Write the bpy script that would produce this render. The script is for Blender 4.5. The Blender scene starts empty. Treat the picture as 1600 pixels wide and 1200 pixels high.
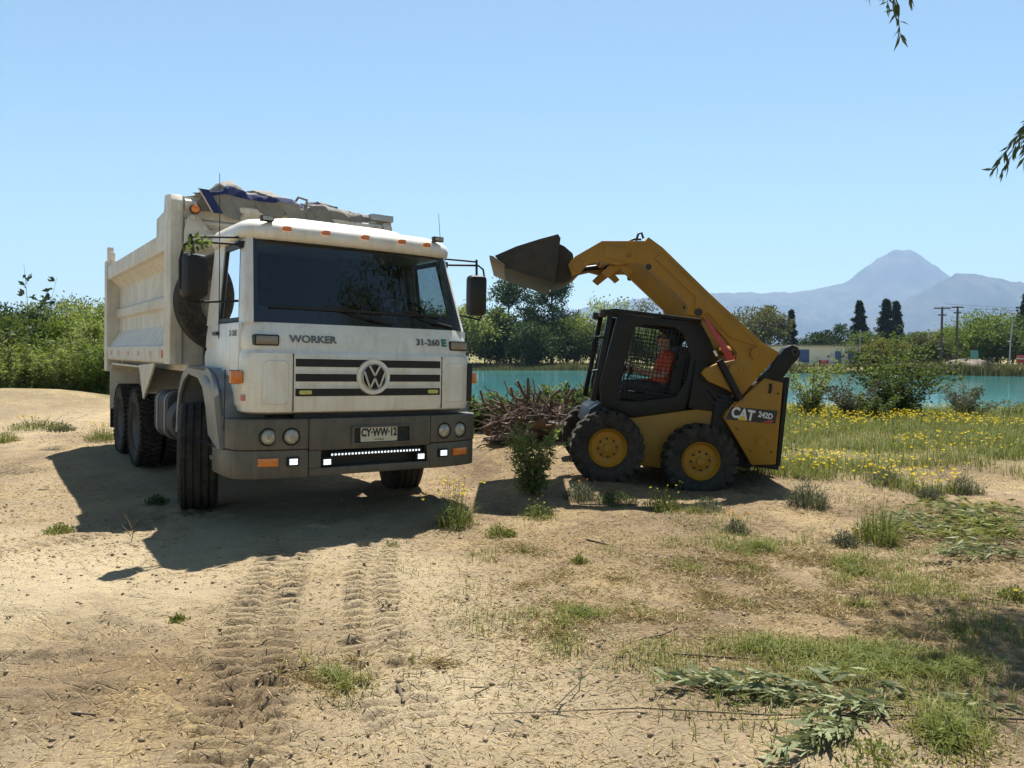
import bpy, bmesh, math, random
import numpy as np
from mathutils import Vector, Matrix, Euler
random.seed(7)
RNG = np.random.default_rng(11)
R = math.radians
PI = math.pi
C = bpy.context.scene.collection
SC = bpy.context.scene

# ------------------------------------------------------------------ camera
cam_data = bpy.data.cameras.new('camera')
cam_data.sensor_width = 36.0
cam_data.lens = 27.0
cam_data.clip_start = 0.05
cam_data.clip_end = 30000
cam = bpy.data.objects.new('camera', cam_data)
C.objects.link(cam)
cam.location = (0, 0, 1.6)
cam.rotation_euler = (R(90) - math.atan(55 / 1200), 0, 0)
SC.camera = cam

# ------------------------------------------------------------------ sky, sun, exposure
SUN_EL, SUN_AZ = R(64), R(6)          # azimuth measured from +Y (straight ahead) towards +X
world = bpy.data.worlds.new('World')
SC.world = world
world.use_nodes = True
wn = world.node_tree
wn.nodes.clear()
w_out = wn.nodes.new('ShaderNodeOutputWorld')
w_bg = wn.nodes.new('ShaderNodeBackground')
w_sky = wn.nodes.new('ShaderNodeTexSky')
w_sky.sky_type = 'NISHITA'
w_sky.sun_disc = False
w_sky.sun_elevation = SUN_EL
w_sky.sun_rotation = SUN_AZ
w_sky.altitude = 0
w_sky.air_density = 1.0
w_sky.dust_density = 0.4
w_sky.ozone_density = 2.2
w_bg.inputs['Strength'].default_value = 0.05
w_bal = wn.nodes.new('ShaderNodeMix')          # white balance of the whole sky
w_bal.data_type = 'RGBA'; w_bal.blend_type = 'MULTIPLY'
w_bal.inputs[0].default_value = 1.0
w_bal.inputs[7].default_value = (0.96, 1.10, 1.0, 1)
wn.links.new(w_sky.outputs[0], w_bal.inputs[6])
wn.links.new(w_bal.outputs[2], w_bg.inputs[0])
wn.links.new(w_bg.outputs[0], w_out.inputs[0])

sun_data = bpy.data.lights.new('sun', 'SUN')
sun_data.energy = 5.0
sun_data.angle = R(0.5)
sun_data.color = (1.0, 0.955, 0.88)
sun = bpy.data.objects.new('sun', sun_data)
C.objects.link(sun)
sd = Vector((math.sin(SUN_AZ) * math.cos(SUN_EL), math.cos(SUN_AZ) * math.cos(SUN_EL), math.sin(SUN_EL)))
sun.rotation_euler = sd.to_track_quat('Z', 'Y').to_euler()
sun.location = (0, 0, 30)

SC.view_settings.view_transform = 'Standard'
SC.view_settings.look = 'None'
SC.view_settings.gamma = 1.0
SC.view_settings.use_curve_mapping = False
SC.view_settings.exposure = 1.5
SC.cycles.max_bounces = 8
SC.cycles.transparent_max_bounces = 16
SC.cycles.volume_bounces = 0

# ------------------------------------------------------------------ materials
def node_mat(name):
    m = bpy.data.materials.new(name)
    m.use_nodes = True
    nt = m.node_tree
    b = nt.nodes['Principled BSDF']
    return m, nt, b

def ramp(nt, fac, stops):
    r = nt.nodes.new('ShaderNodeValToRGB')
    el = r.color_ramp.elements
    while len(el) < len(stops):
        el.new(0.5)
    for e, (p, c) in zip(el, stops):
        e.position = p
        e.color = c if len(c) == 4 else (*c, 1)
    nt.links.new(fac, r.inputs[0])
    return r.outputs[0]

def noise(nt, scale, detail=4, rough=0.55, vec=None, dist=0.0):
    n = nt.nodes.new('ShaderNodeTexNoise')
    n.inputs['Scale'].default_value = scale
    n.inputs['Detail'].default_value = detail
    n.inputs['Roughness'].default_value = rough
    n.inputs['Distortion'].default_value = dist
    if vec is None:
        t = nt.nodes.new('ShaderNodeTexCoord')
        vec = t.outputs['Object']
    nt.links.new(vec, n.inputs['Vector'])
    return n.outputs[0]

def mixc(nt, fac, a, b):
    m = nt.nodes.new('ShaderNodeMix')
    m.data_type = 'RGBA'
    for s, v in ((m.inputs[0], fac), (m.inputs[6], a), (m.inputs[7], b)):
        if hasattr(v, 'links') or hasattr(v, 'is_linked'):
            nt.links.new(v, s)
        elif isinstance(v, (int, float)):
            s.default_value = v
        else:
            s.default_value = (*v, 1) if len(v) == 3 else v
    return m.outputs[2]

def bump(nt, b, h, strength, dist=0.02):
    n = nt.nodes.new('ShaderNodeBump')
    n.inputs['Strength'].default_value = strength
    n.inputs['Distance'].default_value = dist
    nt.links.new(h, n.inputs['Height'])
    nt.links.new(n.outputs[0], b.inputs['Normal'])

def pm(name, col, col2=None, scale=4.0, rough=0.5, metal=0.0, bstr=0.0, bscale=40, dust=0.0, dustcol=(0.32, 0.25, 0.17), coat=0.0, spec=0.5, scuff=None, streak=0.0):
    """procedural painted / moulded surface: two tones of noise, dust and scuffs, fine relief"""
    m, nt, b = node_mat(name)
    col2 = col2 or tuple(c * 0.8 for c in col)
    n1 = noise(nt, scale, 5, 0.6)
    c = ramp(nt, n1, [(0.3, col), (0.72, col2)])
    if dust > 0:
        n2 = noise(nt, scale * 2.3, 6, 0.7, dist=0.6)
        f = ramp(nt, n2, [(0.42, (0, 0, 0)), (0.75, (dust, dust, dust))])
        c = mixc(nt, f, c, dustcol)
    if streak:
        mps = nt.nodes.new('ShaderNodeMapping')
        mps.inputs['Scale'].default_value = (14.0, 14.0, 0.9)
        nt.links.new(nt.nodes.new('ShaderNodeTexCoord').outputs['Object'], mps.inputs[0])
        ns = noise(nt, 1.0, 6, 0.7, mps.outputs[0], 0.3)
        c = mixc(nt, ramp(nt, ns, [(0.48, (0, 0, 0)), (0.75, (streak, streak, streak))]), c, dustcol)
    if scuff:
        mp0 = nt.nodes.new('ShaderNodeMapping')
        mp0.inputs['Scale'].default_value = (1.0, 1.0, 2.6)
        nt.links.new(nt.nodes.new('ShaderNodeTexCoord').outputs['Object'], mp0.inputs[0])
        n3 = noise(nt, 11.0, 8, 0.78, mp0.outputs[0], 1.2)
        f3 = ramp(nt, n3, [(0.615, (0, 0, 0)), (0.66, (0.85, 0.85, 0.85))])
        c = mixc(nt, f3, c, scuff)
    nt.links.new(c, b.inputs['Base Color'])
    b.inputs['Specular IOR Level'].default_value = spec
    rr = noise(nt, scale * 5, 3)
    mp = nt.nodes.new('ShaderNodeMapRange')
    mp.inputs['To Min'].default_value = max(0.02, rough - 0.1)
    mp.inputs['To Max'].default_value = min(1, rough + 0.14)
    nt.links.new(rr, mp.inputs[0])
    nt.links.new(mp.outputs[0], b.inputs['Roughness'])
    b.inputs['Metallic'].default_value = metal
    b.inputs['Coat Weight'].default_value = coat
    if bstr:
        bump(nt, b, noise(nt, bscale, 4), bstr, 0.01)
    return m

def glow(name, col, strength):
    m, nt, b = node_mat(name)
    b.inputs['Base Color'].default_value = (*col, 1)
    b.inputs['Emission Color'].default_value = (*col, 1)
    b.inputs['Emission Strength'].default_value = strength
    return m

def glass(name, tint, refl=0.08, rough=0.02):
    """thin pane: fresnel reflection over tinted transparency"""
    m = bpy.data.materials.new(name)
    m.use_nodes = True
    nt = m.node_tree
    nt.nodes.clear()
    o = nt.nodes.new('ShaderNodeOutputMaterial')
    t = nt.nodes.new('ShaderNodeBsdfTransparent')
    t.inputs[0].default_value = (*tint, 1)
    g = nt.nodes.new('ShaderNodeBsdfGlossy')
    g.inputs['Roughness'].default_value = rough
    g.inputs[0].default_value = (1, 1, 1, 1)
    f = nt.nodes.new('ShaderNodeFresnel')
    f.inputs[0].default_value = 1.5
    ma = nt.nodes.new('ShaderNodeMath')
    ma.operation = 'ADD'
    ma.inputs[1].default_value = refl
    nt.links.new(f.outputs[0], ma.inputs[0])
    mx = nt.nodes.new('ShaderNodeMixShader')
    nt.links.new(ma.outputs[0], mx.inputs[0])
    nt.links.new(t.outputs[0], mx.inputs[1])
    nt.links.new(g.outputs[0], mx.inputs[2])
    nt.links.new(mx.outputs[0], o.inputs[0])
    return m

def leafmat(name, c1, c2, trans=0.35, scale=1.2, gloss=0.018):
    m = bpy.data.materials.new(name)
    m.use_nodes = True
    nt = m.node_tree
    nt.nodes.clear()
    o = nt.nodes.new('ShaderNodeOutputMaterial')
    n1 = noise(nt, scale, 3, 0.7)
    t = nt.nodes.new('ShaderNodeTexCoord')
    n2 = noise(nt, scale * 13, 2, 0.6)
    a = nt.nodes.new('ShaderNodeMath')
    a.operation = 'ADD'
    nt.links.new(n1, a.inputs[0]); nt.links.new(n2, a.inputs[1])
    h = nt.nodes.new('ShaderNodeMath')
    h.operation = 'MULTIPLY'
    h.inputs[1].default_value = 0.5
    nt.links.new(a.outputs[0], h.inputs[0])
    c = ramp(nt, h.outputs[0], [(0.36, c1), (0.64, c2)])
    d = nt.nodes.new('ShaderNodeBsdfDiffuse')
    tr = nt.nodes.new('ShaderNodeBsdfTranslucent')
    gl = nt.nodes.new('ShaderNodeBsdfGlossy')
    gl.inputs['Roughness'].default_value = 0.6
    nt.links.new(c, d.inputs[0])
    tc = mixc(nt, 0.35, c, (c2[0] * 1.3, c2[1] * 1.25, c2[2] * 0.5))
    nt.links.new(tc, tr.inputs[0])
    m1 = nt.nodes.new('ShaderNodeMixShader')
    m1.inputs[0].default_value = trans
    nt.links.new(d.outputs[0], m1.inputs[1]); nt.links.new(tr.outputs[0], m1.inputs[2])
    m2 = nt.nodes.new('ShaderNodeMixShader')
    m2.inputs[0].default_value = gloss
    nt.links.new(m1.outputs[0], m2.inputs[1]); nt.links.new(gl.outputs[0], m2.inputs[2])
    nt.links.new(m2.outputs[0], o.inputs[0])
    return m

M = {}
M['white'] = pm('truck_white_paint', (0.67, 0.645, 0.585), (0.59, 0.56, 0.495), 2.0, 0.34, dust=0.4, dustcol=(0.42, 0.345, 0.24), coat=0.2, scuff=(0.40, 0.33, 0.24), streak=0.55)
M['bedpaint'] = pm('dump_body_paint', (0.60, 0.57, 0.50), (0.47, 0.43, 0.355), 2.6, 0.55, dust=0.5, dustcol=(0.30, 0.235, 0.16), bstr=0.12, bscale=18, scuff=(0.17, 0.12, 0.085), streak=0.7)
M['bumper'] = pm('bumper_grey', (0.066, 0.058, 0.044), (0.052, 0.045, 0.034), 2.0, 0.45, dust=0.5, dustcol=(0.15, 0.12, 0.08), scuff=(0.13, 0.105, 0.075), streak=0.6)
M['fender'] = pm('fender_grey', (0.17, 0.175, 0.18), (0.135, 0.138, 0.14), 2.0, 0.42, dust=0.35, dustcol=(0.16, 0.13, 0.09))
M['black'] = pm('black_plastic', (0.008, 0.008, 0.009), (0.013, 0.0125, 0.012), 6, 0.45, dust=0.10, dustcol=(0.04, 0.033, 0.024), spec=0.3)
M['seam'] = pm('panel_seam', (0.02, 0.02, 0.02), None, 6, 0.8)
M['dark'] = pm('dark_chassis', (0.018, 0.0175, 0.017), (0.032, 0.029, 0.025), 6, 0.7, dust=0.3, dustcol=(0.08, 0.064, 0.045))
M['rubber'] = pm('tyre_rubber', (0.016, 0.0155, 0.015), (0.030, 0.027, 0.023), 5, 0.82, spec=0.2, dust=0.8, dustcol=(0.085, 0.066, 0.047), bstr=0.2, bscale=60)
M['rimgrey'] = pm('wheel_rim_grey', (0.17, 0.165, 0.155), (0.11, 0.10, 0.085), 6, 0.55, metal=0.2, dust=0.5, dustcol=(0.13, 0.10, 0.07))
M['chrome'] = pm('chrome', (0.40, 0.40, 0.40), (0.28, 0.28, 0.28), 8, 0.2, metal=1.0)
M['lens'] = pm('headlamp_lens', (0.42, 0.40, 0.33), (0.22, 0.205, 0.16), 26, 0.15, metal=0.12, coat=0.5)
M['amber'] = pm('amber_lens', (0.62, 0.17, 0.008), (0.48, 0.11, 0.006), 30, 0.22, coat=0.5)
M['smoke'] = pm('indicator_lens', (0.15, 0.115, 0.085), (0.22, 0.185, 0.14), 16, 0.2, coat=0.5)
M['redlens'] = pm('red_reflector', (0.42, 0.08, 0.05), (0.5, 0.25, 0.2), 30, 0.3)
M['yellens'] = pm('yellow_lamp', (0.5, 0.46, 0.12), (0.4, 0.36, 0.1), 20, 0.3)
M['led'] = glow('lit_led', (0.86, 0.94, 1.0), 0.45)
M['plate'] = pm('plate_cream', (0.50, 0.46, 0.35), (0.44, 0.39, 0.29), 8, 0.45)
M['ink'] = pm('black_ink', (0.012, 0.012, 0.012), None, 8, 0.5)
M['greenink'] = pm('green_letter', (0.02, 0.16, 0.09), None, 8, 0.4)
M['letgrey'] = pm('letter_grey', (0.10, 0.095, 0.09), (0.15, 0.14, 0.13), 8, 0.35, metal=0.4)
M['ws'] = glass('windshield_glass', (0.34, 0.40, 0.42), 0.015)
M['sideglass'] = glass('side_window_glass', (0.55, 0.62, 0.63), 0.06)
M['frit'] = pm('windshield_black_border', (0.012, 0.013, 0.016), None, 6, 0.12, coat=0.6)
M['seat'] = pm('seat_fabric', (0.03, 0.03, 0.035), (0.05, 0.048, 0.048), 12, 0.9)
M['lining'] = pm('cab_lining', (0.05, 0.049, 0.045), (0.035, 0.034, 0.032), 5, 0.85)
M['tarp'] = pm('tarpaulin_taupe', (0.21, 0.20, 0.175), (0.13, 0.122, 0.108), 3.0, 0.8, dust=0.3, dustcol=(0.20, 0.175, 0.14), spec=0.2, bstr=0.25, bscale=22)
M['blue'] = pm('tarpaulin_blue', (0.014, 0.022, 0.075), (0.02, 0.032, 0.10), 5, 0.8, dust=0.15, dustcol=(0.12, 0.10, 0.09), spec=0.15)
M['pink'] = pm('tarpaulin_pale_edge', (0.55, 0.40, 0.37), None, 8, 0.7)
M['yellow'] = pm('loader_yellow', (0.30, 0.148, 0.007), (0.24, 0.115, 0.006), 2.6, 0.42, dust=0.25, dustcol=(0.19, 0.115, 0.045), spec=0.3, scuff=(0.10, 0.06, 0.03), streak=0.5)
M['yelrim'] = pm('loader_rim_yellow', (0.40, 0.185, 0.006), (0.32, 0.145, 0.008), 5, 0.5, dust=0.35, dustcol=(0.15, 0.10, 0.05), spec=0.3, scuff=(0.09, 0.06, 0.035))
M['cabblack'] = pm('loader_black_paint', (0.009, 0.009, 0.0095), (0.015, 0.0145, 0.0135), 4, 0.40, dust=0.15, dustcol=(0.04, 0.032, 0.024), spec=0.18)
M['steel'] = pm('bucket_steel', (0.026, 0.025, 0.023), (0.042, 0.038, 0.032), 4, 0.62, metal=0.25, dust=0.45, dustcol=(0.07, 0.057, 0.042), spec=0.3, scuff=(0.10, 0.085, 0.065), bstr=0.3, bscale=25)
M['worn'] = pm('worn_cutting_edge', (0.19, 0.14, 0.085), (0.12, 0.09, 0.06), 9, 0.5, metal=0.3, bstr=0.2)
M['red'] = pm('red_paint', (0.36, 0.014, 0.022), (0.28, 0.012, 0.018), 5, 0.4, dust=0.15)
M['rodsteel'] = pm('cylinder_rod', (0.55, 0.54, 0.52), None, 8, 0.2, metal=1.0)
M['decalwhite'] = pm('decal_white', (0.62, 0.61, 0.58), None, 8, 0.45)
M['decalyellow'] = pm('decal_yellow', (0.70, 0.42, 0.02), None, 8, 0.45)
M['hose'] = pm('hydraulic_hose', (0.018, 0.018, 0.018), None, 6, 0.5)
M['skin'] = pm('skin', (0.42, 0.24, 0.165), (0.37, 0.20, 0.135), 12, 0.5)
M['shirt'] = pm('orange_shirt', (0.66, 0.085, 0.03), (0.55, 0.07, 0.025), 9, 0.85)
M['pants'] = pm('dark_trousers', (0.035, 0.038, 0.05), (0.05, 0.05, 0.06), 9, 0.9)
M['hair'] = pm('dark_hair', (0.014, 0.011, 0.01), None, 20, 0.6)
M['bark'] = pm('bark', (0.06, 0.046, 0.034), (0.10, 0.08, 0.06), 7, 0.9, bstr=0.5, bscale=20)
M['barkgrey'] = pm('grey_bark', (0.11, 0.095, 0.08), (0.07, 0.058, 0.048), 5, 0.9, bstr=0.5, bscale=15)
M['deadwood'] = pm('dead_wood', (0.135, 0.092, 0.064), (0.075, 0.051, 0.037), 6, 0.9, bstr=0.5, bscale=25)
M['twig'] = pm('dry_twig', (0.13, 0.098, 0.06), (0.07, 0.05, 0.034), 10, 0.9)
M['pole'] = pm('pole_wood', (0.10, 0.085, 0.07), (0.07, 0.058, 0.048), 2, 0.9)
M['concrete'] = pm('wall_cream', (0.72, 0.66, 0.54), (0.66, 0.60, 0.49), 0.6, 0.85)
M['roofedge'] = pm('roof_edge', (0.26, 0.24, 0.20), None, 1, 0.8)
M['doorblue'] = pm('door_blue', (0.045, 0.085, 0.20), (0.055, 0.1, 0.22), 2, 0.6)
M['galv'] = pm('galvanised_steel', (0.42, 0.43, 0.43), None, 3, 0.5, metal=0.4)
M['thatch'] = pm('pale_heap', (0.17, 0.14, 0.10), (0.085, 0.065, 0.045), 1.2, 0.9)
M['teal'] = pm('teal_sign', (0.10, 0.30, 0.28), None, 3, 0.5)

# ------------------------------------------------------------------ mesh helpers
class MB:
    """collects shapes, then builds ONE mesh object"""
    def __init__(s):
        s.v = []; s.f = []
    def add(s, vs, fs):
        o = len(s.v)
        s.v += [tuple(v) for v in vs]
        s.f += [tuple(i + o for i in f) for f in fs]
        return s
    def box(s, x0, x1, y0, y1, z0, z1, mtx=None):
        vs = [Vector(p) for p in ((x0, y0, z0), (x1, y0, z0), (x1, y1, z0), (x0, y1, z0), (x0, y0, z1), (x1, y0, z1), (x1, y1, z1), (x0, y1, z1))]
        if mtx is not None:
            vs = [mtx @ v for v in vs]
        return s.add(vs, [(0, 3, 2, 1), (4, 5, 6, 7), (0, 1, 5, 4), (1, 2, 6, 5), (2, 3, 7, 6), (3, 0, 4, 7)])
    def bar(s, a, b, w, h, up=(0, 0, 1)):
        a, b = Vector(a), Vector(b)
        d = (b - a); L = d.length
        d.normalize()
        up = Vector(up)
        if abs(d.dot(up)) > 0.98:
            up = Vector((0, 1, 0))
        sx = d.cross(up).normalized(); sz = sx.cross(d)
        m = Matrix((( *sx, 0), (*d, 0), (*sz, 0), (0, 0, 0, 1))).transposed()
        m.translation = a
        return s.box(-w / 2, w / 2, 0, L, -h / 2, h / 2, m)
    def prism(s, poly, axis, a, b):
        """poly in the two other axes (xz for axis 1, yz for 0, xy for 2)"""
        n = len(poly)
        def mk(p, t):
            return {0: (t, p[0], p[1]), 1: (p[0], t, p[1]), 2: (p[0], p[1], t)}[axis]
        vs = [mk(p, a) for p in poly] + [mk(p, b) for p in poly]
        fs = [tuple(range(n))[::-1], tuple(range(n, 2 * n))]
        fs += [(i, (i + 1) % n, n + (i + 1) % n, n + i) for i in range(n)]
        return s.add(vs, fs)
    def ring(s, outer, inner, axis, a, b):
        """plate with a hole: two loops with the same number of points"""
        n = len(outer)
        def mk(p, t):
            return {0: (t, p[0], p[1]), 1: (p[0], t, p[1]), 2: (p[0], p[1], t)}[axis]
        vs = [mk(p, a) for p in outer] + [mk(p, a) for p in inner] + [mk(p, b) for p in outer] + [mk(p, b) for p in inner]
        fs = []
        for i in range(n):
            j = (i + 1) % n
            fs += [(i, j, n + j, n + i), (2 * n + i, 3 * n + i, 3 * n + j, 2 * n + j), (i, 2 * n + i, 2 * n + j, j), (n + i, n + j, 3 * n + j, 3 * n + i)]
        return s.add(vs, fs)
    def loft(s, loops, cap=True):
        n = len(loops[0])
        vs = [p for l in loops for p in l]
        fs = []
        for k in range(len(loops) - 1):
            for i in range(n):
                j = (i + 1) % n
                fs.append((k * n + i, k * n + j, (k + 1) * n + j, (k + 1) * n + i))
        if cap:
            fs.append(tuple(range(n))[::-1])
            fs.append(tuple((len(loops) - 1) * n + i for i in range(n)))
        return s.add(vs, fs)
    def tube(s, pts, r, n=8, r2=None, cap=True):
        pts = [Vector(p) for p in pts]
        loops = []
        prev = None
        for i, p in enumerate(pts):
            d = (pts[min(i + 1, len(pts) - 1)] - pts[max(i - 1, 0)]).normalized()
            if prev is None:
                up = Vector((0, 0, 1)) if abs(d.z) < 0.9 else Vector((1, 0, 0))
                sx = d.cross(up).normalized()
            else:
                sx = (prev - d * prev.dot(d)).normalized()
            prev = sx
            sy = d.cross(sx)
            rr = r if r2 is None else r + (r2 - r) * i / max(1, len(pts) - 1)
            loops.append([p + sx * (rr * math.cos(2 * PI * k / n)) + sy * (rr * math.sin(2 * PI * k / n)) for k in range(n)])
        return s.loft(loops, cap)
    def lathe(s, prof, n=40, axis=0, c=(0, 0, 0)):
        """prof: (t along axis, radius); closed ends when radius 0"""
        vs, fs = [], []
        m = len(prof)
        for k in range(n):
            a = 2 * PI * k / n
            for t, r in prof:
                q = [t, r * math.cos(a), r * math.sin(a)]
                if axis == 1:
                    q = [r * math.cos(a), t, r * math.sin(a)]
                if axis == 2:
                    q = [r * math.cos(a), r * math.sin(a), t]
                vs.append((q[0] + c[0], q[1] + c[1], q[2] + c[2]))
        for k in range(n):
            k2 = (k + 1) % n
            for i in range(m - 1):
                fs.append((k * m + i, k * m + i + 1, k2 * m + i + 1, k2 * m + i))
        return s.add(vs, fs)
    def xf(s, mtx, start=0):
        s.v[start:] = [tuple(mtx @ Vector(v)) for v in s.v[start:]]
        return s
    def build(s, name, mat, parent=None, bevel=0.0, smooth=35, seg=2, label=None):
        me = bpy.data.meshes.new(name)
        me.from_pydata(s.v, [], s.f)
        if bevel or True:
            bm = bmesh.new()
            bm.from_mesh(me)
            bmesh.ops.remove_doubles(bm, verts=bm.verts, dist=1e-5)
            bmesh.ops.recalc_face_normals(bm, faces=bm.faces)
            if bevel:
                es = [e for e in bm.edges if len(e.link_faces) == 2 and e.calc_face_angle(0) > R(28)]
                bmesh.ops.bevel(bm, geom=es, offset=bevel, segments=seg, affect='EDGES', clamp_overlap=True, profile=0.6)
            bm.to_mesh(me)
            bm.free()
        me.materials.append(M[mat] if isinstance(mat, str) else mat)
        if smooth:
            me.shade_smooth()
            me.set_sharp_from_angle(angle=R(smooth))
        o = bpy.data.objects.new(name, me)
        C.objects.link(o)
        if parent is not None:
            o.parent = parent
        if label:
            o['label'] = label
        return o

def tag(o, label, cat, group=None, kind=None):
    if label: o['label'] = label
    if cat: o['category'] = cat
    if group: o['group'] = group
    if kind: o['kind'] = kind
    return o

def thing(name, label, cat, loc=(0, 0, 0), rot=(0, 0, 0), group=None):
    o = bpy.data.objects.new(name, None)
    o.empty_display_size = 0.2
    C.objects.link(o)
    o.location = loc
    o.rotation_euler = rot
    return tag(o, label, cat, group)

def copy_tree(o, parent=None):
    c = o.copy()
    C.objects.link(c)
    c.parent = parent
    for ch in list(o.children):
        copy_tree(ch, c)
    return c

def np_obj(name, v, faces_flat, nper, mat, parent=None, smooth=False):
    """fast mesh from numpy: v (n,3), faces (m,nper)"""
    me = bpy.data.meshes.new(name)
    m = len(faces_flat)
    me.vertices.add(len(v)); me.vertices.foreach_set('co', np.asarray(v, np.float32).ravel())
    me.loops.add(m * nper); me.loops.foreach_set('vertex_index', np.asarray(faces_flat, np.int32).ravel())
    me.polygons.add(m)
    me.polygons.foreach_set('loop_start', np.arange(0, m * nper, nper, dtype=np.int32))
    me.polygons.foreach_set('loop_total', np.full(m, nper, np.int32))
    if smooth:
        me.polygons.foreach_set('use_smooth', np.ones(m, bool))
    me.update(calc_edges=True)
    me.materials.append(M[mat] if isinstance(mat, str) else mat)
    o = bpy.data.objects.new(name, me)
    C.objects.link(o)
    if parent is not None:
        o.parent = parent
    return o

def lettering(body, size, mat, parent, loc, rot, name='lettering', ext=0.002, bold=0.0, sx=1.0, align='CENTER'):
    cu = bpy.data.curves.new('txt', 'FONT')
    cu.body = body
    cu.size = size
    cu.extrude = ext
    cu.offset = bold
    cu.align_x = align
    cu.align_y = 'CENTER'
    t = bpy.data.objects.new('txt', cu)
    C.objects.link(t)
    me = bpy.data.meshes.new_from_object(t.evaluated_get(bpy.context.evaluated_depsgraph_get()))
    bpy.data.objects.remove(t)
    me.materials.clear()
    me.materials.append(M[mat])
    me.name = name
    o = bpy.data.objects.new(name, me)
    C.objects.link(o)
    o.parent = parent
    o.location = loc
    o.rotation_euler = rot
    o.scale = (sx, 1, 1)
    return o

def circ(cx, cz, r, n=24, a0=0.0):
    return [(cx + r * math.cos(a0 + 2 * PI * k / n), cz + r * math.sin(a0 + 2 * PI * k / n)) for k in range(n)]

def rrect(x0, x1, z0, z1, r, n=4):
    out = []
    for cx, cz, a in ((x1 - r, z1 - r, 0), (x0 + r, z1 - r, PI / 2), (x0 + r, z0 + r, PI), (x1 - r, z0 + r, 1.5 * PI)):
        for k in range(n + 1):
            t = a + PI / 2 * k / n
            out.append((cx + r * math.cos(t), cz + r * math.sin(t)))
    return out

# ================================================================== THE SETTING
_tab = np.random.default_rng(5).random((256, 256))
def vnoise(x, y):
    x = np.asarray(x, float); y = np.asarray(y, float)
    xi = np.floor(x).astype(int); yi = np.floor(y).astype(int)
    fx = x - xi; fy = y - yi
    fx = fx * fx * (3 - 2 * fx); fy = fy * fy * (3 - 2 * fy)
    a = _tab[xi & 255, yi & 255]; b = _tab[(xi + 1) & 255, yi & 255]
    c = _tab[xi & 255, (yi + 1) & 255]; d = _tab[(xi + 1) & 255, (yi + 1) & 255]
    return (a * (1 - fx) + b * fx) * (1 - fy) + (c * (1 - fx) + d * fx) * fy - 0.5
def fbm(x, y, o=4):
    s = 0; a = 1.0
    for k in range(o):
        s = s + a * vnoise(x * 2 ** k + 17.3 * k, y * 2 ** k + 9.1 * k)
        a *= 0.5
    return s
def sstep(a, b, x):
    t = np.clip((x - a) / (b - a), 0, 1)
    return t * t * (3 - 2 * t)
WATER_Z = -1.3
def far_shore(x):
    return np.maximum(104 - 0.5 * np.maximum(x - 8, 0), 70) + 1.5 * vnoise(x / 9.0, x * 0 + 3.3)
# tyre tracks: centre line points, half width, lug pitch, depth
TRACKS = [
    ([(-0.85, 1.8), (-1.10, 3.0), (-1.42, 4.2), (-1.72, 5.6), (-1.80, 6.6)], 0.19, 0.115, 0.060, 1),
    ([(-0.45, 3.2), (-0.78, 4.2), (-1.02, 5.4), (-1.10, 6.2)], 0.17, 0.11, 0.055, 1),
    ([(-6.2, 4.2), (-4.4, 5.4), (-3.4, 6.8), (-3.0, 7.6)], 0.17, 0.12, 0.05, 1),
    ([(-3.6, 3.0), (-2.5, 3.75), (-1.5, 3.6), (-0.6, 3.05)], 0.20, 0.0, 0.034, 0),
    ([(-3.9, 2.2), (-2.6, 2.75), (-1.9, 3.4)], 0.17, 0.13, 0.036, 1),
    ([(-5.6, 5.0), (-3.6, 4.7), (-2.2, 4.2), (-1.2, 3.3)], 0.15, 0.0, 0.028, 0),
]
def seg_st(x, y, pts):
    best = np.full(x.shape, 1e9); S = np.zeros(x.shape); T = np.zeros(x.shape)
    acc = 0
    for (ax, ay), (bx, by) in zip(pts[:-1], pts[1:]):
        dx, dy = bx - ax, by - ay
        L = math.hypot(dx, dy)
        dx /= L; dy /= L
        s = np.clip((x - ax) * dx + (y - ay) * dy, 0, L)
        px = x - (ax + dx * s); py = y - (ay + dy * s)
        d = np.hypot(px, py)
        t = -(px * dy - py * dx)
        m = d < best
        best = np.where(m, d, best); S = np.where(m, acc + s, S); T = np.where(m, t, T)
        acc += L
    return best, S, T
def base_h(x, y):
    x = np.asarray(x, float); y = np.asarray(y, float)
    z = 0.10 * fbm(x / 5.5 + 3, y / 5.5 + 8, 3)
    z = z * sstep(1.0, 6.0, np.hypot((x + 2.2) / 1.3, y - 8.5) / 1.0)            # level under the truck
    z = z + 0.74 * np.exp(-(((x + 11.0) / 4.0) ** 2 + ((y - 16.6) / 2.2) ** 2)) + 0.12 * np.exp(-(((x + 12.0) / 5.0) ** 2 + ((y - 16.0) / 3.0) ** 2)) * fbm(x / 1.2, y / 1.2, 3)
    z = z + 0.16 * np.exp(-(((x + 6.8) / 2.2) ** 2 + ((y - 12.5) / 2.0) ** 2))
    z = z + 0.13 * np.exp(-(((x - 0.95) / 0.75) ** 2 + ((y - 9.7) / 1.3) ** 2))
    z = z + 0.30 * np.exp(-(((x - 0.35) / 1.3) ** 2 + ((y - 11.8) / 1.2) ** 2))
    z = z + 0.10 * np.exp(-(((x - 6) / 4.0) ** 2 + ((y - 15.0) / 3.0) ** 2))
    z = z - 0.05 * np.exp(-(((x - 2.1) / 0.7) ** 2 + ((y - 9.3) / 0.9) ** 2))
    fs = far_shore(x)
    lake = sstep(18.5, 34, y + 1.5 * fbm(x / 6, y * 0 + 2.2, 2)) * (1 - sstep(fs - 2.0, fs + 5.0, y)) * sstep(-22, -14, x)
    z = z - 2.9 * lake
    far = sstep(60, 110, y)
    z = z * (1 - far) + far * (-0.85 - 2.05 * lake)
    return z
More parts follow.
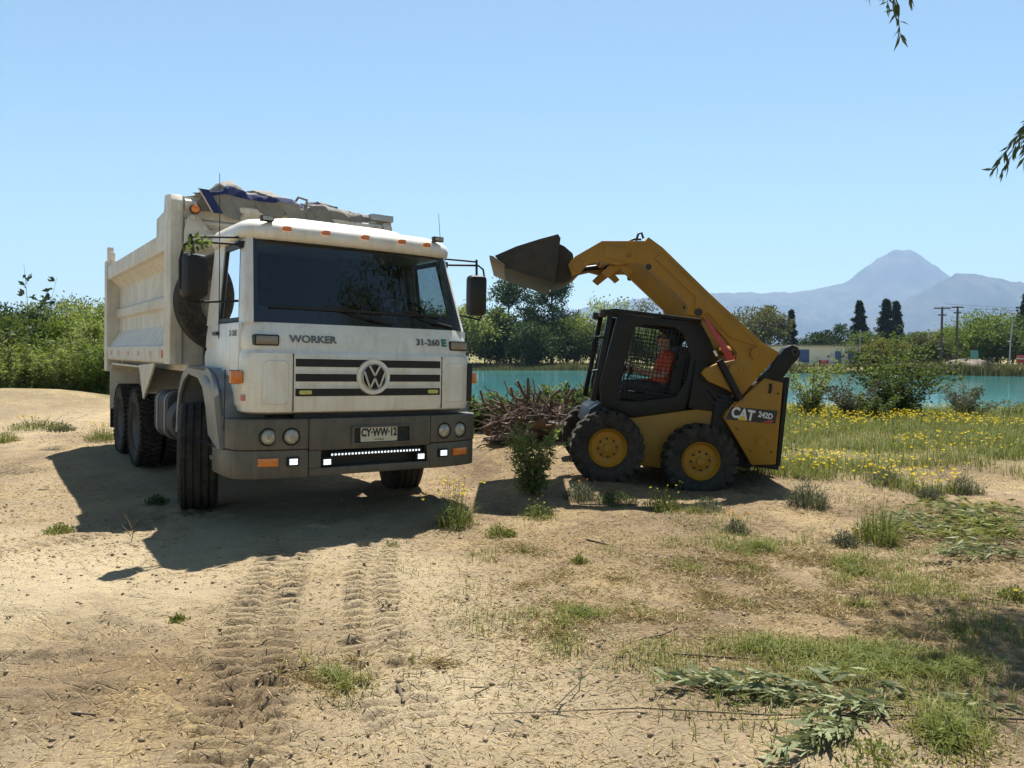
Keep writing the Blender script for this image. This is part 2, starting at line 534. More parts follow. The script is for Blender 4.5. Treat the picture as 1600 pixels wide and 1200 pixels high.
def near_h(x, y):
    lump = np.clip(fbm(x / 0.8 + 9, y / 0.8, 2) + 0.55, 0.15, 1)
    z = 0.035 * fbm(x / 0.9, y / 0.9, 4) + lump * (0.030 * fbm(x / 0.17, y / 0.12, 3) + 0.016 * vnoise(x / 0.06, y / 0.045))
    for pts, hw, pitch, dep, lug in TRACKS:
        d, s, t = seg_st(x, y, pts)
        wob = 0.03 * vnoise(x / 0.5, y / 0.5)
        m = 1 - sstep(hw - 0.03, hw + 0.03, d + wob)
        fade = 0.5 + 1.0 * np.clip(1.4 * fbm(x / 0.45 + 5, y / 0.45, 3) + 0.45, 0, 1)
        rim = np.exp(-((d - hw - 0.045) / 0.035) ** 2)
        if lug:
            ph = s / pitch + np.abs(t) * 2.2 + 0.55 * vnoise(x / 0.16, y / 0.16) + 0.5 * vnoise(x / 0.6, y / 0.6)
            tri = np.abs((ph % 1.0) - 0.5) * 2
            prof = sstep(0.25, 0.6, tri)
            centre = 0.35 + 0.65 * sstep(0.02, 0.07, np.abs(t))
            z = z + fade * m * (-dep * 0.5 + dep * (prof - 0.5) * 1.15 * centre)
        else:
            rib = np.cos(t / 0.045 * 2 * PI)
            z = z + fade * m * (-dep * 0.5 + 0.35 * dep * rib)
        z = z + rim * 0.012 * fade
    return z
def hgt(x, y):
    x = np.asarray(x, float); y = np.asarray(y, float)
    w = (1 - sstep(9, 16, np.abs(x))) * (1 - sstep(11, 17, y)) * sstep(-2, 1, y)
    return base_h(x, y) + near_h(x, y) * w
def gz(x, y):
    return float(hgt(np.array([x]), np.array([y]))[0])

def axis_pts(lo, hi, step, mn, mx, g):
    a = list(np.arange(lo, hi + 1e-6, step))
    s = step
    p = a[-1]
    while p < mx:
        s *= g; p += s; a.append(p)
    s = step; p = a[0]
    while p > mn:
        s *= g; p -= s; a.insert(0, p)
    return np.array(a)
gx = axis_pts(-4.6, 4.6, 0.0185, -6000, 6000, 1.085)
gy = axis_pts(2.4, 7.0, 0.0185, -400, 9000, 1.055)
GX, GY = np.meshgrid(gx, gy)
GZ = hgt(GX, GY)
nx, ny = len(gx), len(gy)
idx = np.arange(nx * ny).reshape(ny, nx)
quads = np.stack([idx[:-1, :-1], idx[:-1, 1:], idx[1:, 1:], idx[1:, :-1]], -1).reshape(-1, 4)

def ground_material():
    m, nt, b = node_mat('dry_earth')
    tc = nt.nodes.new('ShaderNodeTexCoord').outputs['Object']
    big = noise(nt, 0.55, 5, 0.6, tc, 0.4)
    earth = ramp(nt, big, [(0.30, (0.142, 0.099, 0.057)), (0.50, (0.242, 0.177, 0.104)), (0.70, (0.36, 0.278, 0.166))])
    mid = noise(nt, 5.0, 6, 0.7, tc)
    earth2 = mixc(nt, ramp(nt, mid, [(0.40, (0, 0, 0)), (0.70, (0.55, 0.55, 0.55))]), earth, (0.095, 0.064, 0.043))
    st = noise(nt, 1.1, 6, 0.72, tc, 0.8)
    fine = noise(nt, 55.0, 3, 0.7, tc)
    sm = nt.nodes.new('ShaderNodeMath'); sm.operation = 'MULTIPLY'
    nt.links.new(ramp(nt, st, [(0.48, (0, 0, 0)), (0.64, (1, 1, 1))]), sm.inputs[0])
    nt.links.new(ramp(nt, fine, [(0.42, (0, 0, 0)), (0.58, (0.75, 0.75, 0.75))]), sm.inputs[1])
    straw = mixc(nt, sm.outputs[0], earth2, (0.42, 0.31, 0.14))
    # pale trodden crust towards the lower left of the yard, greener beyond the loader: real soil differences
    sep = nt.nodes.new('ShaderNodeSeparateXYZ')
    nt.links.new(tc, sep.inputs[0])
    att = nt.nodes.new('ShaderNodeAttribute'); att.attribute_name = 'zones'
    sepc = nt.nodes.new('ShaderNodeSeparateColor')
    nt.links.new(att.outputs['Color'], sepc.inputs[0])
    crust = mixc(nt, sepc.outputs[0], straw, (0.46, 0.375, 0.245))
    gn = noise(nt, 9.0, 4, 0.7, tc)
    gcol = ramp(nt, gn, [(0.35, (0.070, 0.098, 0.020)), (0.6, (0.16, 0.155, 0.045))])
    gf = nt.nodes.new('ShaderNodeMath'); gf.operation = 'MULTIPLY'
    nt.links.new(sepc.outputs[1], gf.inputs[0])
    nt.links.new(ramp(nt, noise(nt, 2.6, 5, 0.7, tc), [(0.35, (0.1, 0.1, 0.1)), (0.6, (1, 1, 1))]), gf.inputs[1])
    col = mixc(nt, gf.outputs[0], crust, gcol)
    grit = noise(nt, 90.0, 5, 0.8, tc)
    gm = ramp(nt, grit, [(0.30, (0.50, 0.47, 0.44)), (0.50, (1.0, 1.0, 1.0)), (0.68, (1.0, 1.0, 1.0))])
    mu = nt.nodes.new('ShaderNodeMix'); mu.data_type = 'RGBA'; mu.blend_type = 'MULTIPLY'; mu.inputs[0].default_value = 0.85
    nt.links.new(col, mu.inputs[6]); nt.links.new(gm, mu.inputs[7])
    nt.links.new(mu.outputs[2], b.inputs['Base Color'])
    b.inputs['Roughness'].default_value = 0.95
    b.inputs['Specular IOR Level'].default_value = 0.15
    vor = nt.nodes.new('ShaderNodeTexVoronoi')
    vor.feature = 'DISTANCE_TO_EDGE'
    vor.inputs['Scale'].default_value = 7.0
    nt.links.new(tc, vor.inputs['Vector'])
    cr = ramp(nt, vor.outputs['Distance'], [(0.0, (0, 0, 0)), (0.03, (1, 1, 1))])
    hn = nt.nodes.new('ShaderNodeMath'); hn.operation = 'MULTIPLY_ADD'
    nt.links.new(cr, hn.inputs[0]); hn.inputs[1].default_value = 0.25
    nt.links.new(noise(nt, 38.0, 6, 0.75, tc), hn.inputs[2])
    bump(nt, b, hn.outputs[0], 0.9, 0.04)
    return m
M['ground'] = ground_material()
V = np.stack([GX.ravel(), GY.ravel(), GZ.ravel()], -1)
ground = np_obj('ground', V, quads, 4, 'ground', smooth=True)
ground['kind'] = 'structure'
zone = np.zeros((len(V), 4), np.float32)
X, Y = V[:, 0], V[:, 1]
crustm = np.clip(1.1 * fbm(X / 1.8 + 4, Y / 1.8 + 1, 4) + 0.52 + 0.25 * sstep(-0.5, -3.0, X), 0, 1) * (1 - sstep(-0.2, 1.6, X + 0.45 * (Y - 3.0))) * (1 - 0.6 * sstep(6, 9, Y)) * (1 - sstep(14, 18, Y))
crustm = np.maximum(crustm, 0.55 * np.exp(-((X - 1.3) / 0.9) ** 2 - ((Y - 2.9) / 0.45) ** 2))
greenm = sstep(8.6, 12.0, Y - 0.10 * (X - 4)) * sstep(2.2, 4.2, X) * (1 - sstep(70, 80, Y)) + sstep(15, 20, Y)
greenm = np.clip(greenm + 0.8 * sstep(13, 17, Y) * sstep(7, 12, -X) * (1 - np.exp(-(((X + 11.0) / 5.4) ** 2 + ((Y - 16.6) / 2.8) ** 2))), 0, 1)
zone[:, 0] = crustm * 0.85
zone[:, 1] = greenm
zone[:, 3] = 1
ca = ground.data.color_attributes.new('zones', 'FLOAT_COLOR', 'POINT')
ca.data.foreach_set('color', zone.ravel())

# lake
def water_material():
    m, nt, b = node_mat('turquoise_water')
    tc = nt.nodes.new('ShaderNodeTexCoord').outputs['Object']
    n = noise(nt, 0.05, 3, 0.5, tc)
    c = ramp(nt, n, [(0.35, (0.036, 0.150, 0.160)), (0.65, (0.056, 0.195, 0.212))])
    nt.links.new(c, b.inputs['Base Color'])
    b.inputs['Roughness'].default_value = 0.03
    b.inputs['IOR'].default_value = 1.33
    mp = nt.nodes.new('ShaderNodeMapping')
    mp.inputs['Scale'].default_value = (0.7, 1.6, 1)
    nt.links.new(tc, mp.inputs[0])
    w = noise(nt, 2.2, 4, 0.6, mp.outputs[0], 0.3)
    bump(nt, b, w, 0.12, 0.08)
    return m
M['water'] = water_material()
wx = np.linspace(-26, 160, 60); wy = np.linspace(16, 114, 60)
WX, WY = np.meshgrid(wx, wy)
wi = np.arange(3600).reshape(60, 60)
lake = np_obj('lake_water', np.stack([WX.ravel(), WY.ravel(), np.full(3600, WATER_Z)], -1),
              np.stack([wi[:-1, :-1], wi[:-1, 1:], wi[1:, 1:], wi[1:, :-1]], -1).reshape(-1, 4), 4, 'water', smooth=True)
lake['kind'] = 'structure'

# mountains, real relief kilometres away
def mountain_material(name, c1, c2):
    m, nt, b = node_mat(name)
    tc = nt.nodes.new('ShaderNodeTexCoord').outputs['Object']
    c = ramp(nt, noise(nt, 0.004, 6, 0.65, tc), [(0.35, c1), (0.65, c2)])
    nt.links.new(c, b.inputs['Base Color'])
    b.inputs['Roughness'].default_value = 1.0
    b.inputs['Specular IOR Level'].default_value = 0.0
    return m
M['mount'] = mountain_material('mountain_scrub', (0.03, 0.037, 0.022), (0.085, 0.07, 0.047))
def mountain(name, dist, prof, front, back, amp):
    """prof: (px, py) skyline pixels turned into X, Z at that distance; slopes run out in front and behind"""
    px = np.array([p[0] for p in prof], float); pz = np.array([p[1] for p in prof], float)
    Xr = (px - 800) / 1200 * dist
    Zr = 1.6 + (545 - pz) / 1200 * dist
    n = 320; m = 90
    xs = np.linspace(Xr[0], Xr[-1], n)
    zr = np.interp(xs, Xr, Zr)
    ys = np.concatenate([np.linspace(dist - front, dist, m - 20), np.linspace(dist, dist + back, 21)[1:]])
    XX, YY = np.meshgrid(xs, ys)
    t = np.where(YY < dist, (YY - (dist - front)) / front, 1 - (YY - dist) / back)
    t = np.clip(t, 0, 1)
    ZZ = zr[None, :] * (t ** 1.25)
    g = fbm(XX / (dist * 0.045) + 7, YY / (dist * 0.13), 5)
    ridge = -np.abs(g) * amp * np.sin(PI * t) * 1.6
    ZZ = ZZ + ridge + amp * 0.06 * fbm(XX / (dist * .012), YY / (dist * .012), 3) * (t > 0.02)
    ZZ = np.where(t <= 0.001, -8, ZZ)
    ii = np.arange(n * m).reshape(m, n)
    q = np.stack([ii[:-1, :-1], ii[:-1, 1:], ii[1:, 1:], ii[1:, :-1]], -1).reshape(-1, 4)
    o = np_obj(name, np.stack([XX.ravel(), YY.ravel(), ZZ.ravel()], -1), q, 4, 'mount', smooth=True)
    o['kind'] = 'structure'
    return o
mountain('mountain_peak', 7500, [(560, 545), (700, 520), (860, 490), (960, 474), (1010, 466), (1035, 459), (1060, 457), (1115, 459), (1200, 458), (1270, 453), (1285, 448), (1310, 446),
         (1325, 437), (1345, 422), (1365, 405), (1385, 396), (1400, 391), (1416, 392), (1432, 399), (1455, 415), (1480, 432), (1520, 455), (1600, 490), (1760, 540)], 2600, 1500, 420)
mountain('mountain_shoulder', 5600, [(1230, 545), (1330, 505), (1400, 476), (1450, 450), (1475, 436), (1490, 429), (1520, 428), (1560, 437), (1600, 444), (1680, 452), (1800, 470), (1980, 540)], 1900, 1200, 330)
mountain('foothill', 3000, [(1380, 545), (1430, 522), (1480, 510), (1520, 500), (1570, 490), (1620, 480), (1720, 470), (1900, 500), (2000, 545)], 900, 700, 110)

# ================================================================== DUMP TRUCK (x across, y towards the tail, z up)
truck = thing('dump_truck', 'white cab-over dump truck with grey bumper parked on the dirt', 'truck',
              (-1.289, 6.991, 0.041), (0, R(1.46), R(35.04)))

def plan(w, f, rear, z, r=0.16, bow=0.055, rr=0.06):
    pts = []
    for k in range(13):                       # front edge, left to right
        x = -(w - r) + 2 * (w - r) * k / 12
        pts.append((x, f + bow * (x / w) ** 2, z))
    f2 = f + bow
    for k in range(1, 7):
        a = -PI / 2 + PI / 2 * k / 6
        pts.append((w - r + r * math.cos(a), f2 + r + r * math.sin(a), z))
    for k in range(0, 4):
        a = PI / 2 * k / 3
        pts.append((w - rr + rr * math.cos(a), rear - rr + rr * math.sin(a), z))
    for k in range(0, 4):
        a = PI / 2 + PI / 2 * k / 3
        pts.append((-w + rr + rr * math.cos(a), rear - rr + rr * math.sin(a), z))
    for k in range(0, 6):
        a = PI + PI / 2 * k / 6
        pts.append((-w + r + r * math.cos(a), f2 + r + r * math.sin(a), z))
    return pts
CR = 1.52
body = MB().loft([plan(1.085, 0.075, CR, 0.975), plan(1.115, 0.035, CR, 0.995), plan(1.128, 0.02, CR, 1.05), plan(1.13, 0.018, CR, 1.45),
                  plan(1.125, 0.024, CR, 1.500), plan(1.112, 0.048, CR, 1.522), plan(1.112, 0.052, CR, 1.536), plan(1.120, 0.055, CR, 1.548),
                  plan(1.116, 0.075, CR, 1.65), plan(1.10, 0.125, CR, 1.765)])
cabin = body.build('cab', 'white', truck, smooth=40)
# grille panel seams
for sx, nm in ((-1, 'l'), (1, 'r')):
    x = 0.735 * sx
    p = [(x - 0.004, 0.012), (x + 0.004, 0.012)]
    yy = 0.0182 + 0.055 * (x / 1.13) ** 2
    MB().bar((x, yy, 1.0), (x * 1.0, yy + 0.001, 1.50), 0.008, 0.008, (0, 1, 0)).build('panel_seam', 'seam', cabin, smooth=0)
    # pressed corner panel outline: raised lip
    xc = 0.93 * sx
# left corner pressing (a shallow raised frame)
def fy(x, z):
    f = np.interp(z, [1.05, 1.45, 1.5, 1.522, 1.548, 1.65, 1.765], [0.02, 0.018, 0.024, 0.048, 0.055, 0.075, 0.125])
    return float(f) + 0.055 * (x / 1.12) ** 2
for sx in (-1, 1):
    xs = [0.80, 0.95]
    pl = MB()
    a = rrect(0.775, 0.985, 1.06, 1.44, 0.035)
    n = len(a)
    lo = [(sx * p[0], fy(p[0], p[1]) - 0.000, p[1]) for p in a]
    hi = [(sx * (0.88 + (p[0] - 0.88) * 0.93), fy(p[0], p[1]) - 0.010, 1.25 + (p[1] - 1.25) * 0.965) for p in a]
    pl.loft([lo, hi], cap=False)
    pl.add(hi, [tuple(range(n))])
    pl.build('corner_panel', 'white', cabin, smooth=30)
# grille: dark slots, each a recessed strip
for z0, z1 in ((1.388, 1.456), (1.259, 1.326), (1.130, 1.197)):
    g = MB()
    for k in range(10):
        x0 = -0.715 + 1.43 * k / 10; x1 = -0.715 + 1.43 * (k + 1) / 10
        g.add([(x0, fy(x0, z0) - 0.004, z0), (x1, fy(x1, z0) - 0.004, z0), (x1, fy(x1, z1) - 0.004, z1), (x0, fy(x0, z1) - 0.004, z1),
               (x0, fy(x0, z0) + 0.02, z0), (x1, fy(x1, z0) + 0.02, z0), (x1, fy(x1, z1) + 0.02, z1), (x0, fy(x0, z1) + 0.02, z1)],
              [(0, 1, 2, 3), (0, 4, 5, 1), (3, 2, 6, 7), (0, 3, 7, 4), (1, 5, 6, 2)])
    gs = g.build('grille_slot', 'black', cabin, smooth=0)
    MB().box(-0.715, 0.715, 0.002, 0.012, z1 + 0.002, z1 + 0.008).build('slot_lip', 'white', gs, smooth=0)
for sx in (-1, 1):
    MB().prism(rrect(sx * 0.63 - 0.055, sx * 0.63 + 0.055, 1.147, 1.182, 0.014), 1, 0.018, 0.05).build('grille_lamp', 'yellens', cabin)
# emblem: round badge with its letters
em = MB().lathe([(0.03, 0.0), (-0.016, 0.118), (-0.022, 0.135), (-0.018, 0.158), (0.03, 0.168)], 48, axis=1, c=(0.0, 0.012, 1.302)).build('emblem', 'white', cabin, smooth=50)
MB().lathe([(-0.0160, 0.0), (-0.0160, 0.1165), (0.01, 0.1165)], 40, axis=1, c=(0.0, 0.008, 1.302)).build('emblem_disc', 'black', em)
vw = MB()
y0 = -0.018
def stroke(mb, pts, w):
    for (ax, az), (bx, bz) in zip(pts[:-1], pts[1:]):
        mb.bar((ax, y0, 1.302 + az), (bx, y0, 1.302 + bz), w, 0.014, (0, 1, 0))
stroke(vw, [(-0.052, 0.102), (0.0, 0.012), (0.052, 0.102)], 0.019)
stroke(vw, [(-0.103, 0.050), (-0.045, -0.103), (0.0, -0.012), (0.045, -0.103), (0.103, 0.050)], 0.019)
vw.lathe([(-0.022, 0.108), (-0.026, 0.113), (-0.022, 0.119), (-0.012, 0.119)], 48, axis=1, c=(0, 0.004, 1.302))
vw.build('emblem_letters', 'chrome', em, smooth=30)
# badges, indicators
tilt = (R(90) - 0.2, 0, 0)
lettering('WORKER', 0.088, 'letgrey', cabin, (-0.545, fy(0.55, 1.625) - 0.004, 1.625), (R(90) - 0.18, 0, -0.052), 'badge_lettering', 0.003, 0.0025, 1.12)
lettering('31-260', 0.084, 'letgrey', cabin, (0.60, fy(0.6, 1.63) - 0.004, 1.632), (R(90) - 0.18, 0, 0.056), 'badge_lettering', 0.003, 0.0022, 1.12)
lettering('E', 0.092, 'greenink', cabin, (0.782, fy(0.8, 1.63) - 0.004, 1.632), (R(90) - 0.18, 0, 0.075), 'badge_lettering', 0.003, 0.005, 1.25)
for sx in (-1, 1):
    x0, x1 = (0.845, 1.055)
    rimm = MB().prism(rrect(min(sx * x0, sx * x1), max(sx * x0, sx * x1), 1.563, 1.658, 0.016), 1, fy(0.95, 1.61) - 0.022, 0.2)
    il = rimm.build('indicator', 'black', cabin, bevel=0.003)
    MB().prism(rrect(min(sx * (x0 + .012), sx * (x1 - .012)), max(sx * (x0 + .012), sx * (x1 - .012)), 1.574, 1.647, 0.012), 1, fy(0.95, 1.61) - 0.03, fy(0.95, 1.61)).build('lens', 'smoke', il, bevel=0.006)
# windshield: bowed pane between the pillars, black border below
def wpt(u, t, off=0.0):
    """u -1..1 across, t 0..1 bottom to top"""
    w = 1.035 + (0.965 - 1.035) * t
    x = u * w
    return (x, 0.130 + 0.285 * t + 0.055 * u * u - off, 1.765 + 0.765 * t)
def pane(us, ts, off):
    vs = [wpt(u, t, off) for t in ts for u in us]
    n = len(us)
    fs = [(j * n + i, j * n + i + 1, (j + 1) * n + i + 1, (j + 1) * n + i) for j in range(len(ts) - 1) for i in range(n - 1)]
    return MB().add(vs, fs)
us = [-1 + 2 * k / 16 for k in range(17)]
wsh = pane(us, [0.0, 0.25, 0.5, 0.75, 1.0], 0.0).build('windshield', 'ws', cabin, smooth=60)
fr = MB()
fr.add(*[(lambda m: (m.v, m.f))(pane(us, [0.0, 0.08, 0.185], 0.004))][0])
for s in (-1, 1):
    q = pane([s * 0.965, s * 0.985, s * 1.0], [0.0, 0.5, 1.0], 0.004)
    fr.add(q.v, q.f)
q = pane(us, [0.955, 1.0], 0.004); fr.add(q.v, q.f)
fr.build('windshield_border', 'frit', wsh, smooth=60)
# wipers
for (ax, az), (bx, bz), hx in (((0.02, 1.83), (-0.42, 1.935), -0.90), ((0.70, 1.83), (0.36, 1.93), -0.12)):
    def wy(x, z, o):
        t = (z - 1.765) / 0.765
        u = x / 1.0
        return 0.130 + 0.285 * t + 0.055 * u * u - o
    w = MB()
    w.tube([(ax + 0.22, wy(ax + 0.2, 1.80, 0.012), 1.795), (ax + 0.03, wy(ax, 1.825, 0.03), 1.828), (ax, wy(ax, az, 0.035), az + 0.01)], 0.013, 8)
    w.tube([(ax, wy(ax, az, 0.035), az + 0.01), ((ax + bx) / 2, wy((ax + bx) / 2, (az + bz) / 2, 0.045), (az + bz) / 2 + 0.03), (bx, wy(bx, bz, 0.035), bz)], 0.008, 6)
    w.bar((bx + 0.42, wy(bx + 0.42, bz - 0.05, 0.02), bz - 0.035), (hx, wy(hx, bz - 0.03, 0.02), bz - 0.03), 0.014, 0.022)
    w.build('wiper', 'black', cabin, smooth=40)
# pillars, door frames, rear wall
for sx in (-1, 1):
    pil = MB()
    lo = [(sx * 1.035, 0.183, 1.76), (sx * 1.085, 0.225, 1.76), (sx * 1.10, 0.30, 1.76), (sx * 1.10, 0.40, 1.76), (sx * 1.05, 0.40, 1.76), (sx * 1.02, 0.22, 1.76)]
    hi = [(sx * 0.965, 0.470, 2.54), (sx * 1.005, 0.505, 2.54), (sx * 1.02, 0.56, 2.54), (sx * 1.02, 0.64, 2.54), (sx * 0.98, 0.64, 2.54), (sx * 0.95, 0.50, 2.54)]
    pil.loft([lo, hi]).build('windshield_pillar', 'white', cabin, smooth=50)
    rp = MB().loft([[(sx * 1.04, 1.10, 1.76), (sx * 1.10, 1.10, 1.76), (sx * 1.10, 1.52, 1.76), (sx * 1.04, 1.52, 1.76)],
                    [(sx * 0.965, 1.16, 2.54), (sx * 1.025, 1.16, 2.54), (sx * 1.025, 1.52, 2.54), (sx * 0.965, 1.52, 2.54)]])
    rp.build('rear_pillar', 'white', cabin, smooth=30)
    dr = MB().ring([(0.27, 1.03), (1.17, 1.03), (1.18, 1.77), (1.18, 1.78), (0.26, 1.78), (0.25, 1.77)], [(0.278, 1.038), (1.162, 1.038), (1.172, 1.77), (1.172, 1.772), (0.268, 1.772), (0.258, 1.77)], 0, sx * 1.1285, sx * 1.1325)
    door = MB().prism([(0.285, 1.045), (1.155, 1.045), (1.165, 1.755), (0.275, 1.755)], 0, sx * 1.10, sx * 1.136).build('door', 'white', truck, bevel=0.006)
    MB().box(min(sx * 1.136, sx * 1.155), max(sx * 1.136, sx * 1.155), 0.93, 1.09, 1.655, 1.69).build('door_handle', 'black', door, bevel=0.006)
    fm = MB()
    ring_o = [(0.41, 1.775), (1.12, 1.775), (1.17, 2.50), (0.64, 2.50)]
    ring_i = [(0.455, 1.81), (1.08, 1.81), (1.125, 2.455), (0.665, 2.455)]
    def tx(p):
        return sx * (1.092 - 0.075 * (p[1] - 1.775) / 0.725)
    for o1, o2, i1, i2 in [(ring_o[k], ring_o[(k + 1) % 4], ring_i[k], ring_i[(k + 1) % 4]) for k in range(4)]:
        vs = []
        for p in (o1, o2, i2, i1):
            vs.append((tx(p), p[0], p[1]))
        for p in (o1, o2, i2, i1):
            vs.append((tx(p) - sx * 0.03, p[0], p[1]))
        fm.add(vs, [(0, 1, 2, 3), (7, 6, 5, 4), (0, 4, 5, 1), (1, 5, 6, 2), (2, 6, 7, 3), (3, 7, 4, 0)])
    fm.build('window_frame', 'black', door, smooth=0)
    MB().add([(tx(p) - sx * 0.015, p[0], p[1]) for p in ring_i], [(0, 1, 2, 3)]).build('window_glass', 'sideglass', door, smooth=0)
lettering('31-260E', 0.075, 'letgrey', truck, (-1.138, 0.44, 1.665), (R(90), 0, R(-90)), 'door_lettering', 0.001, 0.001, 1.0)
MB().box(-1.03, 1.03, 1.47, 1.52, 1.76, 2.54).build('rear_wall', 'white', cabin, smooth=0)
MB().box(-0.98, 0.98, 1.44, 1.468, 1.77, 2.53).build('rear_lining', 'lining', cabin, smooth=0)
# roof with its projecting visor
def rplan(w, f, z, r=0.2):
    return plan(w, f, CR + 0.03, z, r, 0.06, 0.1)
rf = MB().loft([rplan(0.99, 0.43, 2.515), rplan(1.045, 0.375, 2.512), rplan(1.068, 0.345, 2.535), rplan(1.072, 0.335, 2.585), rplan(1.06, 0.352, 2.635),
                rplan(1.03, 0.39, 2.675), rplan(0.97, 0.46, 2.705), rplan(0.86, 0.58, 2.725, 0.2), rplan(0.6, 0.8, 2.738, 0.2)])
roof = rf.build('roof', 'white', truck, smooth=50)
MB().loft([[(x, y, 2.70) for x, y in rrect(-0.78, 0.72, 0.62, 1.5, 0.2, 5)], [(x * 0.94, 0.06 + y * 0.94, 2.765) for x, y in rrect(-0.74, 0.68, 0.66, 1.48, 0.2, 5)],
           [(x * 0.85, 0.14 + y * 0.86, 2.785) for x, y in rrect(-0.7, 0.64, 0.70, 1.46, 0.2, 5)]]).build('roof_hatch', 'white', roof, smooth=60)
for x in (-0.70, -0.345, 0.04, 0.43, 0.715):
    yy = 0.352 + 0.06 * (x / 1.06) ** 2
    MB().loft([[(x + a, yy - 0.028 + 0.045 * (b > 0) * 0 , 2.612 + b) for a, b in rrect(-0.042, 0.042, -0.018, 0.02, 0.014)],
               [(x + a * 0.8, yy - 0.052, 2.616 + b * 0.75) for a, b in rrect(-0.042, 0.042, -0.018, 0.02, 0.014)]]).build('marker_light', 'amber', roof, smooth=50)
for x in (-0.865, 0.865):
    wl = MB().box(x - 0.055, x + 0.055, 0.37, 0.43, 2.665, 2.715).build('work_lamp', 'black', roof, bevel=0.006)
    MB().box(x - 0.045, x + 0.045, 0.362, 0.369, 2.673, 2.707).build('lens', 'lens', wl, smooth=0)
# interior
MB().prism([(0.20, 1.60), (0.20, 1.80), (0.30, 1.90), (0.55, 1.90), (0.62, 1.80), (0.62, 1.5)], 0, -1.0, 1.0).build('dashboard', 'black', cabin, bevel=0.02)
for x in (-0.55, 0.62):
    st = MB().box(x - 0.24, x + 0.24, 0.78, 1.22, 1.40, 1.58).build('seat', 'seat', cabin, bevel=0.04)
    MB().box(x - 0.23, x + 0.23, 1.16, 1.30, 1.5, 2.12).build('backrest', 'seat', st, bevel=0.05)
    MB().box(x - 0.13, x + 0.13, 1.18, 1.29, 2.14, 2.34).build('headrest', 'seat', st, bevel=0.04)
sw = MB()
cc = Vector((0.62, 0.64, 1.98)); ax = Vector((0, -0.55, 0.83)); sxv = Vector((1, 0, 0)); syv = ax.cross(sxv)
sw.tube([cc + sxv * 0.22 * math.cos(2 * PI * k / 24) + syv * 0.22 * math.sin(2 * PI * k / 24) for k in range(25)], 0.016, 6)
sw.tube([cc - sxv * 0.21, cc - ax * 0.04, cc + sxv * 0.21], 0.016, 6)
sw.tube([cc - ax * 0.03, cc - ax * 0.35], 0.03, 8)
sw.build('steering_wheel', 'black', cabin, smooth=50)
MB().box(-0.16, 0.14, 0.50, 0.53, 2.34, 2.42).build('inner_mirror', 'black', cabin, bevel=0.01)

# bumper: three sections, slot with light bar, number plate
bump_o = thing('bumper', None, None); bump_o.parent = truck
def bumper_part(poly, z0, z1, bev=0.018):
    return MB().prism(poly, 2, z0, z1)
for sx in (-1, 1):
    P = [(0.604, 0.0), (0.80, 0.012), (0.98, 0.045), (1.10, 0.085), (1.17, 0.13), (1.215, 0.20), (1.232, 0.30), (1.236, 0.50), (1.236, 0.74), (1.12, 0.74), (1.10, 0.35), (0.95, 0.26), (0.604, 0.22)]
    P = [(sx * a, b) for a, b in P]
    P2 = [(sx * (abs(a) * 0.996 if abs(a) > 1 else abs(a)), b + 0.008) for a, b in P]
    e = bumper_part(P, 0.672, 0.935).build('corner_section', 'bumper', bump_o, bevel=0.016, smooth=30, seg=3)
    bumper_part(P2, 0.425, 0.668).build('corner_lower', 'bumper', e, bevel=0.012, smooth=30)
    for x, r in ((0.755, 0.062), (0.945, 0.062)):
        yy = float(np.interp(x, [0.6, 0.8, 0.98, 1.1], [0, 0.012, 0.045, 0.085]))
        hl = MB().lathe([(-0.006, 0.066), (-0.012, 0.071), (-0.004, 0.078), (0.03, 0.078)], 32, axis=1, c=(sx * x, yy, 0.785)).build('headlight', 'black', bump_o, smooth=50)
        MB().lathe([(-0.022, 0.0), (-0.020, 0.02), (-0.012, 0.045), (-0.002, 0.066), (0.02, 0.067)], 32, axis=1, c=(sx * x, yy, 0.785)).build('lens', 'lens', hl, smooth=70)
        MB().lathe([(-0.027, 0.0), (-0.027, 0.018), (-0.018, 0.019)], 16, axis=1, c=(sx * x, yy, 0.785)).build('bulb_cap', 'chrome', hl)
    yy = 0.045
    mk = MB().box(sx * 0.945 - 0.085, sx * 0.945 + 0.085, yy - 0.022, yy + 0.03, 0.535, 0.605, Matrix.Translation((sx * 0.945, yy, 0)) @ Matrix.Rotation(sx * 0.16, 4, 'Z') @ Matrix.Translation((-sx * 0.945, -yy, 0)))
    mk.build('marker_reflector', 'amber', bump_o, bevel=0.004)
    pod = MB().box(sx * 0.742 - 0.052, sx * 0.742 + 0.052, -0.012, 0.05, 0.530, 0.610).build('spot_lamp', 'black', bump_o, bevel=0.006)
    for a in (-1, 0, 1):
        for bz in (-1, 1):
            MB().box(sx * 0.742 + a * 0.024 - 0.0105, sx * 0.742 + a * 0.024 + 0.0105, -0.018, -0.0125, 0.570 + bz * 0.0135 - 0.0115, 0.570 + bz * 0.0135 + 0.0115).build('led', 'led', pod, smooth=0)
cs = MB().prism([(-0.60, 0.0), (-0.3, -0.008), (0.3, -0.008), (0.60, 0.0), (0.60, 0.22), (-0.60, 0.22)], 2, 0.655, 0.935).build('centre_section', 'bumper', bump_o, bevel=0.014, seg=3)
MB().prism([(-0.60, 0.006), (0.60, 0.006), (0.60, 0.18), (-0.60, 0.18)], 2, 0.428, 0.50).build('lower_lip', 'bumper', cs, bevel=0.012)
for a, b in ((-0.60, -0.49), (0.57, 0.60)):
    MB().box(a, b, 0.006, 0.14, 0.502, 0.653).build('slot_end', 'bumper', cs, bevel=0.004)
MB().box(-0.489, 0.569, 0.10, 0.13, 0.502, 0.653).build('slot_back', 'black', cs, smooth=0)
lb = MB().box(-0.40, 0.50, 0.012, 0.06, 0.588, 0.632).build('light_bar', 'black', bump_o, bevel=0.004)
